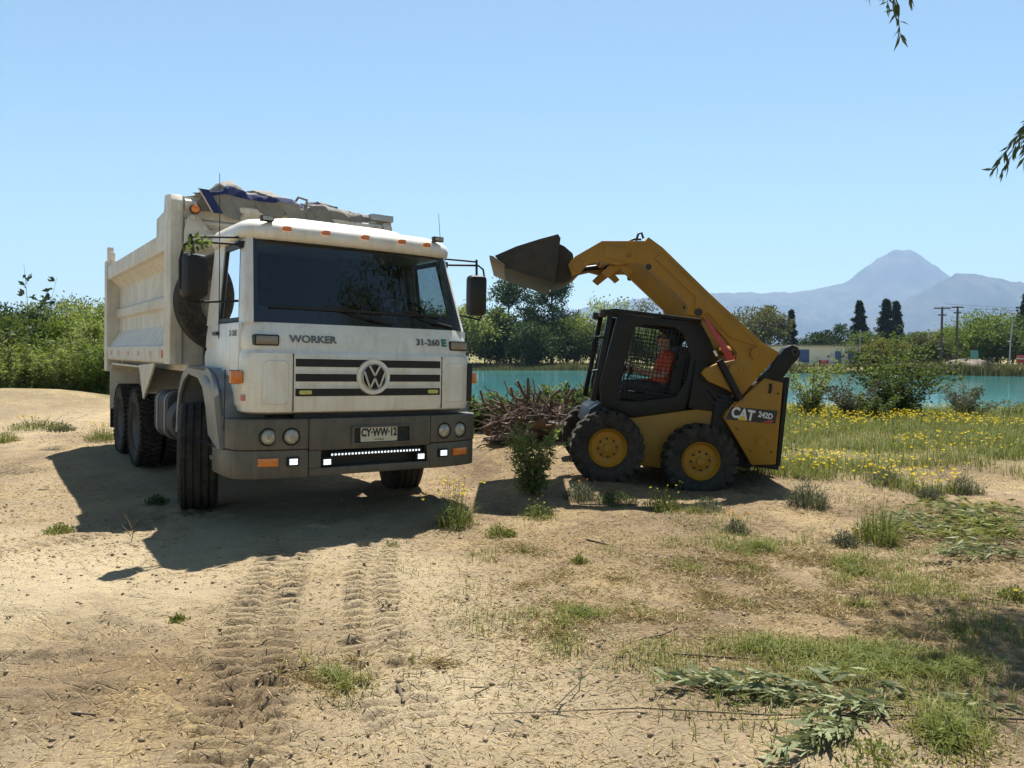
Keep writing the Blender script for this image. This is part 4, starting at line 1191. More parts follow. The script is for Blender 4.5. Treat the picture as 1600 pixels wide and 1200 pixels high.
for s in (-1, 1):
    lv = MB().tube([(-0.40, s * 0.27, 1.05), (-0.40, s * 0.27, 1.22), (-0.37, s * 0.26, 1.34)], 0.014, 8).build('control_lever', 'cabblack', cabf)
    MB().lathe([(1.26, 0.0), (1.27, 0.022), (1.33, 0.028), (1.36, 0.02), (1.37, 0.0)], 12, axis=2, c=(-0.375, s * 0.262, 0)).build('lever_knob', 'cabblack', lv)
    MB().box(-0.48, 0.16, s * 0.30 - 0.05, s * 0.30 + 0.05, 0.98, 1.06).build('armrest_console', 'cabblack', cabf, bevel=0.02)
MB().prism([(0.31, 0.98), (0.31, 1.55), (0.50, 1.50), (0.84, 1.22), (0.84, 0.98)], 1, -0.575, 0.575).build('hydraulic_compartment', 'cabblack', loader, bevel=0.02)
# lift arms
arm_poly = [(-1.27, 2.30), (-1.18, 2.35), (-1.10, 2.46), (-0.97, 2.51), (-0.78, 2.49), (-0.62, 2.535), (-0.49, 2.555), (0.085, 2.155), (0.11, 2.05), (0.27, 2.035), (0.40, 1.975), (0.58, 1.83), (0.735, 1.70), (0.735, 1.61),
            (0.56, 1.555), (0.40, 1.465), (0.375, 1.40), (0.46, 1.325), (0.70, 1.26), (0.86, 1.19), (1.10, 1.58), (1.17, 1.66), (1.22, 1.77), (1.02, 1.85), (0.33, 2.32), (-0.29, 2.765), (-0.47, 2.86), (-0.50, 2.81), (-0.99, 2.74), (-1.27, 2.52), (-1.33, 2.41)]
for s in (-1, 1):
    arm = MB().prism(arm_poly, 1, s * 0.60, s * 0.70).build('lift_arm', 'yellow', loader, bevel=0.010)
    MB().prism([(-0.37, 2.63), (0.16, 2.26), (0.18, 2.085), (0.27, 2.06), (0.33, 2.10), (0.62, 1.86), (0.95, 1.80), (0.30, 2.28), (-0.30, 2.70)], 1, s * 0.699, s * 0.722).build('arm_plate', 'yellow', arm, bevel=0.008)
    MB().prism([(-0.95, 2.56), (-0.62, 2.53), (-0.56, 2.58), (-0.58, 2.68), (-0.95, 2.71)], 1, s * 0.699, s * 0.712).build('arm_plate', 'yellow', arm, bevel=0.006)
    for cx, cz, r_ in ((-0.73, 2.535, 0.0), (0.22, 2.09, 0.03), (-0.42, 2.52, 0.022), (-0.66, 2.62, 0.016), (0.05, 2.12, 0.012), (0.95, 1.72, 0.045), (0.74, 1.50, 0.05), (-1.22, 2.42, 0.045)):
        if r_:
            MB().lathe([(0, r_ * 1.5), (s * 0.012, r_ * 1.5), (s * 0.014, r_), (s * 0.004, r_), (s * 0.004, 0)], 20, axis=1, c=(cx, s * 0.7225 if cx > -0.5 and cz < 2.3 else s * 0.7005, cz)).build('pivot_pin', 'dark' if r_ < 0.035 else 'yellow', arm)
    lk = MB().prism([(1.02, 1.40), (1.14, 1.57), (1.19, 1.69), (1.27, 1.83), (1.345, 1.875), (1.42, 1.86), (1.46, 1.80), (1.44, 1.72), (1.38, 1.64), (1.32, 1.51), (1.27, 1.45), (1.12, 1.44)], 1, s * 0.59, s * 0.715).build('rear_link', 'cabblack', loader, bevel=0.014)
    MB().lathe([(s * 0.0, 0.045), (s * 0.012, 0.045), (s * 0.012, 0.024), (s * -0.01, 0.024), (s * -0.01, 0.0)], 20, axis=1, c=(1.385, s * 0.7155, 1.80)).build('pivot_pin', 'dark', lk)
    cy = MB().tube([(0.54, s * 0.735, 1.58), (0.845, s * 0.735, 1.17)], 0.042, 14).build('lift_cylinder', 'cabblack', loader)
    MB().tube([(0.50, s * 0.735, 1.625), (0.46, s * 0.735, 1.68)], 0.022, 12).build('piston_rod', 'rodsteel', cy)
    br_ = MB().prism([(0.285, 2.035), (0.345, 2.025), (0.715, 1.625), (0.635, 1.585)], 1, s * 0.728, s * 0.745).build('arm_stop', 'red', loader, bevel=0.005)
    tc_ = MB().tube([(-0.60, s * 0.52, 2.66), (-1.16, s * 0.50, 2.50)], 0.035, 12).build('tilt_cylinder', 'cabblack', loader)
    MB().prism([(-0.92, 2.40), (-0.84, 2.35), (-0.72, 2.48), (-0.62, 2.41), (-0.57, 2.46), (-0.70, 2.58), (-0.80, 2.56)], 1, s * 0.52, s * 0.59).build('tilt_bracket', 'yellow', arm, bevel=0.006)
MB().tube([(-0.85, -0.62, 2.62), (-0.85, 0.62, 2.62)], 0.055, 14).build('cross_tube', 'yellow', loader)
MB().tube([(0.90, -0.62, 1.74), (0.90, 0.62, 1.74)], 0.06, 14).build('cross_tube', 'yellow', loader)
for k, pts in enumerate(([(-0.60, -0.66, 2.80), (-0.585, -0.66, 2.88), (-0.55, -0.66, 2.90), (-0.52, -0.66, 2.84)], [(-0.70, -0.64, 2.77), (-0.62, -0.64, 2.82), (-0.54, -0.64, 2.83)],
                         [(0.50, -0.60, 1.25), (0.62, -0.62, 1.13), (0.78, -0.62, 1.12), (0.80, -0.62, 1.05)], [(0.46, -0.58, 1.20), (0.58, -0.60, 1.08), (0.74, -0.60, 1.06)], [(0.44, -0.56, 1.28), (0.60, -0.58, 1.19), (0.80, -0.60, 1.18)])):
    MB().tube(pts, 0.014, 8).build('hydraulic_hose', 'hose', loader)
# coupler and bucket
MB().prism([(-1.47, 2.20), (-1.47, 2.66), (-1.40, 2.64), (-1.29, 2.57), (-1.25, 2.45), (-1.26, 2.28), (-1.34, 2.22)], 1, -0.56, 0.56).build('coupler', 'steel', loader, bevel=0.01)
bk = bpy.data.objects.new('bucket', None); C.objects.link(bk); bk.parent = loader
for s in (-1, 1):
    MB().prism([(-2.17, 2.375), (-1.95, 2.51), (-1.70, 2.63), (-1.50, 2.715), (-1.478, 2.69), (-1.462, 2.19), (-2.06, 2.285)], 1, s * 0.838, s * 0.86).build('side_plate', 'steel', bk, bevel=0.004)
    MB().prism([(-2.17, 2.380), (-1.95, 2.515), (-1.70, 2.635), (-1.50, 2.72), (-1.51, 2.685), (-1.70, 2.60), (-1.95, 2.475), (-2.14, 2.355)], 1, s * 0.832, s * 0.868).build('rim_bar', 'steel', bk, bevel=0.003)
MB().prism([(-2.06, 2.283), (-2.06, 2.305), (-1.50, 2.22), (-1.485, 2.26), (-1.49, 2.69), (-1.468, 2.69), (-1.458, 2.19)], 1, -0.838, 0.838).build('shell', 'steel', bk, bevel=0.004)
MB().prism([(-2.235, 2.372), (-2.215, 2.31), (-2.04, 2.270), (-2.05, 2.30), (-2.19, 2.372)], 1, -0.875, 0.875).build('cutting_edge', 'worn', bk, bevel=0.004)
MB().prism([(-2.05, 2.262), (-2.05, 2.284), (-1.47, 2.19), (-1.47, 2.165)], 1, -0.87, 0.87).build('wear_plate', 'steel', bk, bevel=0.003)

# ------------------------------------------------------------------ the operator
def skin_body(joints, bones, name, sub=2):
    me = bpy.data.meshes.new(name)
    keys = list(joints)
    me.from_pydata([joints[k][:3] for k in keys], [(keys.index(a), keys.index(b)) for a, b in bones], [])
    o = bpy.data.objects.new(name, me)
    C.objects.link(o)
    md = o.modifiers.new('skin', 'SKIN')
    md.use_smooth_shade = True
    for k, sv in zip(keys, me.skin_vertices[0].data):
        r = joints[k][3]
        sv.radius = (r, joints[k][4] if len(joints[k]) > 4 else r)
        sv.use_root = (k == 'pelvis')
    ss = o.modifiers.new('sub', 'SUBSURF'); ss.levels = sub; ss.render_levels = sub
    m2 = bpy.data.meshes.new_from_object(o.evaluated_get(bpy.context.evaluated_depsgraph_get()))
    bpy.data.objects.remove(o)
    return m2
J = {'pelvis': (0.06, 0, 1.17, 0.15, 0.12), 'waist': (0.07, 0, 1.30, 0.135, 0.11), 'chest': (0.08, 0, 1.48, 0.155, 0.115), 'shoulders': (0.08, 0, 1.575, 0.10, 0.10), 'neck': (0.055, 0, 1.645, 0.055), 'jaw': (0.015, 0, 1.70, 0.062, 0.066), 'skull': (0.02, 0, 1.78, 0.082, 0.086), 'crown': (0.03, 0, 1.835, 0.06, 0.062), 'nose': (-0.075, 0, 1.745, 0.014)}
BN = [('pelvis', 'waist'), ('waist', 'chest'), ('chest', 'shoulders'), ('shoulders', 'neck'), ('neck', 'jaw'), ('jaw', 'skull'), ('skull', 'crown'), ('jaw', 'nose')]
for s, n in ((-1, 'l'), (1, 'r')):
    J.update({'sh' + n: (0.08, s * 0.19, 1.55, 0.068), 'el' + n: (0.02, s * 0.29, 1.30, 0.047), 'wr' + n: (-0.24, s * 0.275, 1.325, 0.031), 'pa' + n: (-0.31, s * 0.27, 1.335, 0.034, 0.022),
              'hip' + n: (0.02, s * 0.10, 1.14, 0.105), 'kn' + n: (-0.40, s * 0.13, 1.14, 0.068), 'an' + n: (-0.42, s * 0.13, 0.86, 0.045), 'to' + n: (-0.56, s * 0.13, 0.83, 0.042)})
    BN += [('shoulders', 'sh' + n), ('sh' + n, 'el' + n), ('el' + n, 'wr' + n), ('wr' + n, 'pa' + n), ('pelvis', 'hip' + n), ('hip' + n, 'kn' + n), ('kn' + n, 'an' + n), ('an' + n, 'to' + n)]
    for k in range(4):
        a = 'f%s%d' % (n, k); b = 'g%s%d' % (n, k); c = 'h%s%d' % (n, k)
        zz = 1.345 - 0.018 * k
        J[a] = (-0.345, s * (0.278 - 0.004 * k), zz, 0.0095); J[b] = (-0.392, s * (0.262), zz - 0.002, 0.009); J[c] = (-0.398, s * (0.235), zz - 0.004, 0.008)
        BN += [('pa' + n, a), (a, b), (b, c)]
    J['t1' + n] = (-0.30, s * 0.245, 1.352, 0.011); J['t2' + n] = (-0.35, s * 0.228, 1.362, 0.0095)
    BN += [('pa' + n, 't1' + n), ('t1' + n, 't2' + n)]
pm_ = skin_body(J, BN, 'person')
for mm in ('skin', 'shirt', 'pants'):
    pm_.materials.append(M[mm])
for p in pm_.polygons:
    x, y, z = p.center
    k = 1
    if z > 1.625 and abs(y) < 0.12: k = 0
    elif abs(y) > 0.2 and (x < 0.0 and z > 1.2) : k = 0
    elif abs(y) > 0.22 and z < 1.36: k = 0
    elif z < 1.22: k = 2
    p.material_index = k
person = bpy.data.objects.new('person', pm_)
C.objects.link(person)
person.location = SK_LOC; person.rotation_euler = SK_ROT
tag(person, 'person in an orange shirt with dark hair seated at the loader controls', 'person')
hr = MB()
for i in range(7):
    pass
hv = []
rings = 7; seg = 16
for i in range(rings):
    t = i / (rings - 1) * 1.75
    for k in range(seg):
        a = 2 * PI * k / seg
        lim = t * (1.0 if math.cos(a) > -0.3 else 0.60)
        r_ = math.sin(lim)
        hv.append((0.032 + 0.104 * r_ * math.cos(a), 0.094 * r_ * math.sin(a), 1.785 + 0.118 * math.cos(lim)))
hr.add(hv, [(i * seg + k, i * seg + (k + 1) % seg, (i + 1) * seg + (k + 1) % seg, (i + 1) * seg + k) for i in range(rings - 1) for k in range(seg)])
hr.build('hair', 'hair', person, smooth=60)
MB().box(-0.082, -0.068, -0.07, 0.07, 1.755, 1.79).box(-0.07, 0.03, -0.083, -0.078, 1.775, 1.785).box(-0.07, 0.03, 0.078, 0.083, 1.775, 1.785).build('glasses', 'black', person, bevel=0.003)
for s in (-1, 1):
    MB().lathe([(0.0, 0.0), (0.004, 0.022), (-0.01, 0.028), (-0.014, 0.0)], 12, axis=1, c=(0.035, s * 0.088, 1.745)).build('ear', 'skin', person)
MB().box(-0.085, -0.07, -0.022, 0.022, 1.698, 1.704).build('mouth', 'redlens', person)

# ================================================================== VEGETATION AND THE FAR SHORE
LM = {}
def lm(key, c1, c2, **k):
    M[key] = leafmat('leaf_' + key, c1, c2, **k)
lm('mid', (0.036, 0.062, 0.014), (0.095, 0.125, 0.032), trans=0.42)
lm('dark', (0.020, 0.042, 0.014), (0.048, 0.078, 0.025), trans=0.22)
lm('conifer', (0.014, 0.030, 0.018), (0.034, 0.055, 0.028), trans=0.12)
lm('pale', (0.06, 0.072, 0.027), (0.115, 0.118, 0.05))
lm('lush', (0.050, 0.090, 0.012), (0.12, 0.165, 0.028), trans=0.5)
lm('thicket', (0.085, 0.125, 0.028), (0.215, 0.25, 0.085), trans=0.5)
lm('yellowgreen', (0.075, 0.09, 0.013), (0.14, 0.14, 0.03), trans=0.4)
lm('silver', (0.07, 0.08, 0.045), (0.12, 0.125, 0.075), trans=0.3)
lm('shrub', (0.035, 0.062, 0.020), (0.085, 0.115, 0.042), trans=0.33, scale=4)
lm('willow', (0.045, 0.075, 0.02), (0.12, 0.15, 0.05), trans=0.35, scale=3)
lm('cut', (0.105, 0.13, 0.055), (0.25, 0.26, 0.145), trans=0.25, scale=7)
lm('grass', (0.075, 0.115, 0.018), (0.21, 0.20, 0.06), trans=0.3, scale=5)
lm('meadow', (0.075, 0.11, 0.024), (0.19, 0.195, 0.065), trans=0.3, scale=2.5)
lm('straw', (0.15, 0.105, 0.05), (0.38, 0.29, 0.145), trans=0.15, scale=5)
lm('sage', (0.058, 0.068, 0.042), (0.115, 0.12, 0.078), trans=0.25, scale=5)
lm('reed', (0.06, 0.068, 0.022), (0.14, 0.125, 0.055), trans=0.25, scale=0.6)
M['petal'] = leafmat('yellow_petal', (0.50, 0.36, 0.006), (0.58, 0.46, 0.014), 0.3, 5, 0.02)
M['petal_orange'] = leafmat('orange_petal', (0.48, 0.16, 0.003), (0.52, 0.23, 0.005), 0.3, 5, 0.02)

M['clod'] = pm('soil_clod', (0.16, 0.11, 0.07), (0.30, 0.22, 0.145), 9, 0.95)
def unit(a):
    return a / np.maximum(np.linalg.norm(a, axis=-1, keepdims=True), 1e-9)
def leaf_geo(P, D, L, W, rng, fold=0.18):
    n = len(P)
    D = unit(D)
    S = unit(np.cross(D, rng.normal(size=(n, 3))))
    N = np.cross(D, S)
    L = np.broadcast_to(np.asarray(L, float), (n,))[:, None]; W = np.broadcast_to(np.asarray(W, float), (n,))[:, None]
    v0 = P
    v1 = P + D * L * 0.42 + S * W * 0.5 + N * W * fold
    v2 = P + D * L
    v3 = P + D * L * 0.42 - S * W * 0.5 + N * W * fold
    V = np.stack([v0, v1, v2, v3], 1).reshape(-1, 3)
    F = np.arange(4 * n).reshape(n, 4)
    return V, F
def leaf_obj(name, P, D, L, W, mat, parent=None, rng=RNG, fold=0.18):
    V, F = leaf_geo(P, D, L, W, rng, fold)
    return np_obj(name, V, F, 4, mat, parent)
def blades(name, P, h, w, mat, rng=RNG, lean=0.35, parent=None, az=None):
    """grass blades: bent triangles standing on P"""
    n = len(P)
    az = rng.random(n) * 2 * PI if az is None else az
    d = np.stack([np.cos(az), np.sin(az), np.zeros(n)], -1)
    s = np.stack([-np.sin(az), np.cos(az), np.zeros(n)], -1)
    h = np.broadcast_to(h, (n,))[:, None]; w = np.broadcast_to(w, (n,))[:, None]
    ln = (rng.random((n, 1)) * lean)
    up = np.array([0, 0, 1.0])
    b0 = P - s * w / 2; b1 = P + s * w / 2
    mid = P + up * h * 0.6 + d * h * ln * 0.4
    tip = P + up * h * (1 - 0.25 * ln) + d * h * ln * 1.2
    V = np.stack([b0, b1, mid + s * w * 0.35, tip, mid - s * w * 0.35], 1).reshape(-1, 3)
    b = np.arange(n)[:, None] * 5
    F = np.concatenate([b + np.array([[0, 1, 2, 4]]), b + np.array([[4, 2, 3, 3]])], 0)
    # second row as triangles: build with quads + tris separately
    F4 = b + np.array([[0, 1, 2, 4]])
    F3 = b + np.array([[4, 2, 3]])
    me = bpy.data.meshes.new(name)
    me.vertices.add(len(V)); me.vertices.foreach_set('co', V.astype(np.float32).ravel())
    li = np.concatenate([F4.ravel(), F3.ravel()]).astype(np.int32)
    me.loops.add(len(li)); me.loops.foreach_set('vertex_index', li)
    me.polygons.add(2 * n)
    me.polygons.foreach_set('loop_start', np.concatenate([np.arange(n) * 4, 4 * n + np.arange(n) * 3]).astype(np.int32))
    me.polygons.foreach_set('loop_total', np.concatenate([np.full(n, 4), np.full(n, 3)]).astype(np.int32))
    me.update(calc_edges=True)
    me.materials.append(M[mat])
    o = bpy.data.objects.new(name, me)
    C.objects.link(o)
    if parent is not None: o.parent = parent
    return o
def px2g(px, py, z=0.0):
    """photo pixel to a point of the ground plane z"""
    p = math.atan(55 / 1200)
    a = (px - 800) / 1200; b = -(py - 600) / 1200
    d = (a, math.cos(p) + b * math.sin(p), -math.sin(p) + b * math.cos(p))
    k = (z - 1.6) / d[2]
    return d[0] * k, d[1] * k
def top_z(py, D):
    return 1.6 + (545 - py) / 1200 * D

def tree(name, label, px, D, top, rad, mat, shape='round', leaf=0.34, n=5000, clump=34, z0=0.25, group=None, bark='bark', seed=None, cat='tree', spread=0.33, trunk_r=None, asp=0.55):
    """trunk with limbs and a crown of many leaf-sized faces gathered in clumps"""
    X = (px - 800) / 1200 * D
    g = gz(X, D)
    H = top_z(top, D) - g
    rng = np.random.default_rng(seed if seed is not None else abs(int(px * 7 + D)))
    t = thing(name, label, cat, (X, D, g - 0.05), (0, 0, 0), group)
    cc = []
    for k in range(clump):
        if shape == 'round':
            v = rng.normal(size=3); v /= np.linalg.norm(v)
            r = rng.uniform(0.45, 0.97)
            zc = z0 * H + (H * (1 - z0)) * 0.5
            c = np.array([v[0] * rad * r, v[1] * rad * r, zc + v[2] * (H * (1 - z0)) * 0.47 * r])
            sc = rad * spread * rng.uniform(0.6, 1.15)
        elif shape == 'conifer':
            f = (k + 0.5) / clump
            a = rng.uniform(0, 2 * PI)
            zz = H * (z0 + (0.99 - z0) * f)
            rr = 0.68 * rad * (1 - f) ** 0.9 * rng.uniform(0.25, 1.0)
            c = np.array([math.cos(a) * rr, math.sin(a) * rr, zz - 0.12 * rr])
            sc = max(0.07 * rad, rad * 0.20 * (1.03 - f))
        elif shape == 'open':      # separate tiers of foliage with sky between
            a = rng.uniform(0, 2 * PI); f = rng.uniform(0, 1)
            rr = rad * rng.uniform(0.2, 1.0) * (0.55 + 0.45 * math.sin(PI * min(1, f + 0.15)))
            c = np.array([math.cos(a) * rr, math.sin(a) * rr, H * (z0 + (0.97 - z0) * f)])
            sc = rad * spread * rng.uniform(0.5, 1.0)
        elif shape == 'bush':
            a = rng.uniform(0, 2 * PI); f = rng.uniform(0.02, 1) ** 0.8
            rr = rad * math.sqrt(rng.uniform(0, 1)) * (1.0 - 0.55 * f)
            c = np.array([math.cos(a) * rr, math.sin(a) * rr, H * f * 0.95])
            sc = rad * spread * rng.uniform(0.6, 1.1) * (1 - 0.4 * f)
        cc.append((c, sc))
    per = max(4, n // clump)
    P = []; Dv = []
    for c, sc in cc:
        q = rng.normal(size=(per, 3)) * sc * np.array([0.62, 0.62, 0.45])
        P.append(c + q)
        Dv.append(unit(q + np.array([0, 0, 0.1])) + rng.normal(size=(per, 3)) * 0.7)
    P = np.concatenate(P); Dv = np.concatenate(Dv)
    P[:, 2] = np.clip(P[:, 2], 0.04 * H, H * 1.02)
    L = leaf * rng.uniform(0.6, 1.3, len(P))
    leaf_obj('crown', P, Dv, L, L * asp, mat, t, rng)
    tm = MB()
    tr = trunk_r or H * 0.016 + 0.02
    if shape == 'bush':
        for c, sc in cc[:max(6, clump // 3)]:
            b = Vector((c[0] * 0.15, c[1] * 0.15, 0))
            e = Vector(c)
            tm.tube([b, b.lerp(e, 0.5) + Vector((0, 0, 0.06 * H)), e], tr * 0.6, 5, tr * 0.2)
    else:
        bend = rng.normal(size=(5, 2)) * H * 0.012
        pts = [Vector((bend[k][0] * (k > 0), bend[k][1] * (k > 0), H * 0.93 * k / 4)) for k in range(5)]
        tm.tube(pts, tr, 8, tr * 0.22)
        for c, sc in cc[::2]:
            zb = max(0.12 * H, min(0.85 * H, c[2] - 0.5 * math.hypot(c[0], c[1])))
            k = min(3, int(zb / (H * 0.93) * 4)); f = zb / (H * 0.93) * 4 - k
            b = pts[k].lerp(pts[k + 1], f)
            e = Vector(c)
            tm.tube([b, b.lerp(e, 0.55) + Vector((0, 0, -0.03 * H * (shape == 'round'))), e], tr * 0.34, 5, tr * 0.08)
    tm.build('trunk', bark, t, smooth=60)
    return t
FAR = 'trees along the far shore'
# centre, beyond the water
tree('broadleaf_tree', 'yellow-green tree just right of the truck cab, behind the mirror', 727, 112, 468, 4.0, 'thicket', 'round', 0.40, 6000, 40, 0.1, FAR)
tree('broadleaf_tree', 'dark bushy tree left of the tall pair beyond the water', 757, 118, 500, 3.6, 'dark', 'round', 0.42, 5000, 36, 0.05, FAR)
tree('feathery_tree', 'tall feathery dark tree, left one of the tall pair below the bucket', 797, 120, 432, 4.4, 'dark', 'open', 0.40, 9000, 70, 0.12, FAR, spread=0.26)
tree('feathery_tree', 'tallest dark tree with open crown, right one of the pair below the bucket', 862, 122, 424, 5.4, 'dark', 'open', 0.40, 9500, 70, 0.18, FAR, spread=0.24, trunk_r=0.32)
tree('broadleaf_tree', 'low dark tree at the foot of the tall pair', 832, 112, 505, 4.2, 'dark', 'round', 0.42, 6000, 40, 0.02, FAR)
tree('broadleaf_tree', 'dark round tree right of the tall pair', 897, 116, 488, 3.8, 'mid', 'round', 0.40, 6000, 40, 0.03, FAR)
tree('broadleaf_tree', 'pale leafy tree left of the loader cab roof', 945, 118, 462, 4.6, 'thicket', 'round', 0.40, 7500, 46, 0.05, FAR)
tree('broadleaf_tree', 'olive tree just above the loader cab roof', 1010, 122, 470, 4.2, 'pale', 'round', 0.42, 6000, 40, 0.05, FAR)
tree('broadleaf_tree', 'low green tree behind the loader cab front', 975, 112, 498, 4.0, 'mid', 'round', 0.42, 5500, 40, 0.02, FAR)
tree('broadleaf_tree', 'green tree glimpsed through the loader cab mesh', 1050, 114, 500, 4.6, 'mid', 'round', 0.42, 5500, 40, 0.02, FAR)
tree('broadleaf_tree', 'green tree behind the loader arm pivot', 1110, 118, 495, 4.6, 'thicket', 'round', 0.42, 5500, 40, 0.02, FAR)
tree('broadleaf_tree', 'dark tree filling the gap between the tall pair', 828, 126, 485, 3.2, 'dark', 'open', 0.42, 5000, 50, 0.05, FAR, spread=0.3)
tree('broadleaf_tree', 'dark green tree under the bucket lip, far left of the pair', 776, 114, 478, 3.4, 'mid', 'round', 0.42, 6500, 44, 0.02, FAR)
tree('broadleaf_tree', 'dark green tree under the coupler, right of the tallest', 886, 124, 482, 3.0, 'dark', 'open', 0.42, 4500, 44, 0.05, FAR)
for px, D, tp, mt in ((690, 116, 480, 'mid'), (655, 120, 470, 'dark'), (615, 115, 485, 'thicket'), (570, 120, 472, 'mid'), (525, 116, 482, 'dark'), (480, 122, 470, 'mid'), (430, 118, 480, 'thicket'), (370, 122, 470, 'mid'), (300, 120, 478, 'dark')):
    tree('broadleaf_tree', 'far shore tree hidden behind the parked dump truck', px, D, tp, 4.6, mt, 'round', 0.5, 3500, 36, 0.03, 'far trees hidden behind the truck')
# right, beyond the water
tree('broadleaf_tree', 'pale grey-green tree right of the loader arm', 1170, 132, 482, 4.6, 'pale', 'round', 0.45, 6000, 44, 0.05, FAR)
tree('broadleaf_tree', 'pale tree between the loader arm and narrow conifer', 1203, 134, 480, 4.0, 'pale', 'open', 0.45, 5500, 44, 0.08, FAR, spread=0.3)
tree('conifer_tree', 'narrow dark conifer left of the cream building', 1235, 140, 486, 2.3, 'conifer', 'conifer', 0.5, 3600, 60, 0.12, FAR)
tree('broadleaf_tree', 'small dark round tree behind the cream building, left one', 1258, 138, 522, 3.0, 'dark', 'round', 0.45, 3500, 30, 0.05, FAR)
tree('broadleaf_tree', 'small dark dome-shaped tree behind the cream building roof', 1283, 140, 519, 2.8, 'conifer', 'round', 0.45, 3500, 30, 0.05, FAR)
tree('broadleaf_tree', 'thin open tree above the cream building roof', 1306, 135, 508, 3.4, 'dark', 'open', 0.42, 2600, 34, 0.3, FAR, spread=0.25)
tree('conifer_tree', 'dark conifer directly behind the right end of the building', 1341, 138, 472, 3.6, 'conifer', 'conifer', 0.5, 5200, 80, 0.10, FAR)
tree('conifer_tree', 'left of the two tall conifers standing close together', 1383, 140, 470, 4.0, 'conifer', 'conifer', 0.5, 6000, 80, 0.10, FAR)
tree('conifer_tree', 'right of the two tall conifers standing close together', 1398, 143, 472, 3.2, 'conifer', 'conifer', 0.5, 5000, 70, 0.10, FAR)
tree('broadleaf_tree', 'green tree at the right end of the cream building', 1352, 122, 520, 3.4, 'mid', 'round', 0.40, 5000, 36, 0.05, FAR)
tree('broadleaf_tree', 'rounded yellow-green bush tree right of the cream building', 1378, 112, 530, 3.2, 'yellowgreen', 'round', 0.34, 6000, 40, 0.0, FAR)
tree('broadleaf_tree', 'green tree behind the leafy lakeside shrub', 1425, 118, 522, 3.8, 'mid', 'round', 0.40, 5000, 36, 0.02, FAR)
tree('broadleaf_tree', 'pale green tree left of the two utility poles', 1450, 116, 520, 3.0, 'pale', 'round', 0.40, 5000, 36, 0.02, FAR)
tree('broadleaf_tree', 'small tree between the utility poles', 1484, 118, 512, 2.8, 'lush', 'round', 0.40, 4500, 36, 0.02, FAR)
tree('broadleaf_tree', 'large lush bright green tree right of the utility poles', 1536, 104, 486, 4.1, 'lush', 'round', 0.30, 13000, 56, 0.05, FAR)
tree('broadleaf_tree', 'dark tree behind the street lamp', 1582, 112, 485, 4.0, 'dark', 'round', 0.40, 6000, 40, 0.02, FAR)
tree('conifer_tree', 'tall dark conifer at the right edge of the picture', 1603, 122, 460, 4.6, 'conifer', 'conifer', 0.5, 5000, 70, 0.15, FAR)
tree('broadleaf_tree', 'low dark tree under the street lamp at the right edge', 1606, 100, 520, 3.6, 'mid', 'round', 0.36, 5000, 36, 0.02, FAR)
# left thicket
LT = 'shrubs of the thicket left of the truck'
for (px, D, tp, rd, mt, lb, n) in (
        (-6, 24, 482, 1.7, 'dark', 'dark shrub at the left edge of the thicket', 9000),
        (28, 22, 492, 1.5, 'mid', 'green shrub left of the tall sapling', 9000),
        (62, 25, 470, 1.7, 'mid', 'dark green shrub right behind the sapling', 9000),
        (100, 23, 486, 1.5, 'lush', 'bright green shrub in the middle of the thicket', 10000),
        (140, 24, 468, 1.7, 'thicket', 'tall yellowish shrub beside the dump body', 10000),
        (172, 21, 490, 1.4, 'thicket', 'shrub half hidden by the tail of the dump body', 9000),
        (215, 24, 500, 1.7, 'mid', 'shrub hidden mostly behind the dump body', 5000)):
    tree('thicket_shrub', lb, px, D, tp, rd, mt, 'bush', 0.10, int(n * 1.4), 60, 0.0, LT, cat='shrub', spread=0.30, trunk_r=0.02, asp=0.36)
tree('broadleaf_tree', 'far pale tree rising behind the thicket beside the dump body', 146, 60, 462, 3.0, 'pale', 'round', 0.24, 5000, 36, 0.05)
tree('broadleaf_tree', 'far dark tree rising behind the thicket at the left edge', 4, 60, 476, 3.6, 'dark', 'round', 0.26, 6000, 40, 0.02)
tree('broadleaf_tree', 'far dark tree low behind the middle of the thicket', 120, 70, 492, 4.0, 'dark', 'round', 0.28, 6000, 40, 0.02)

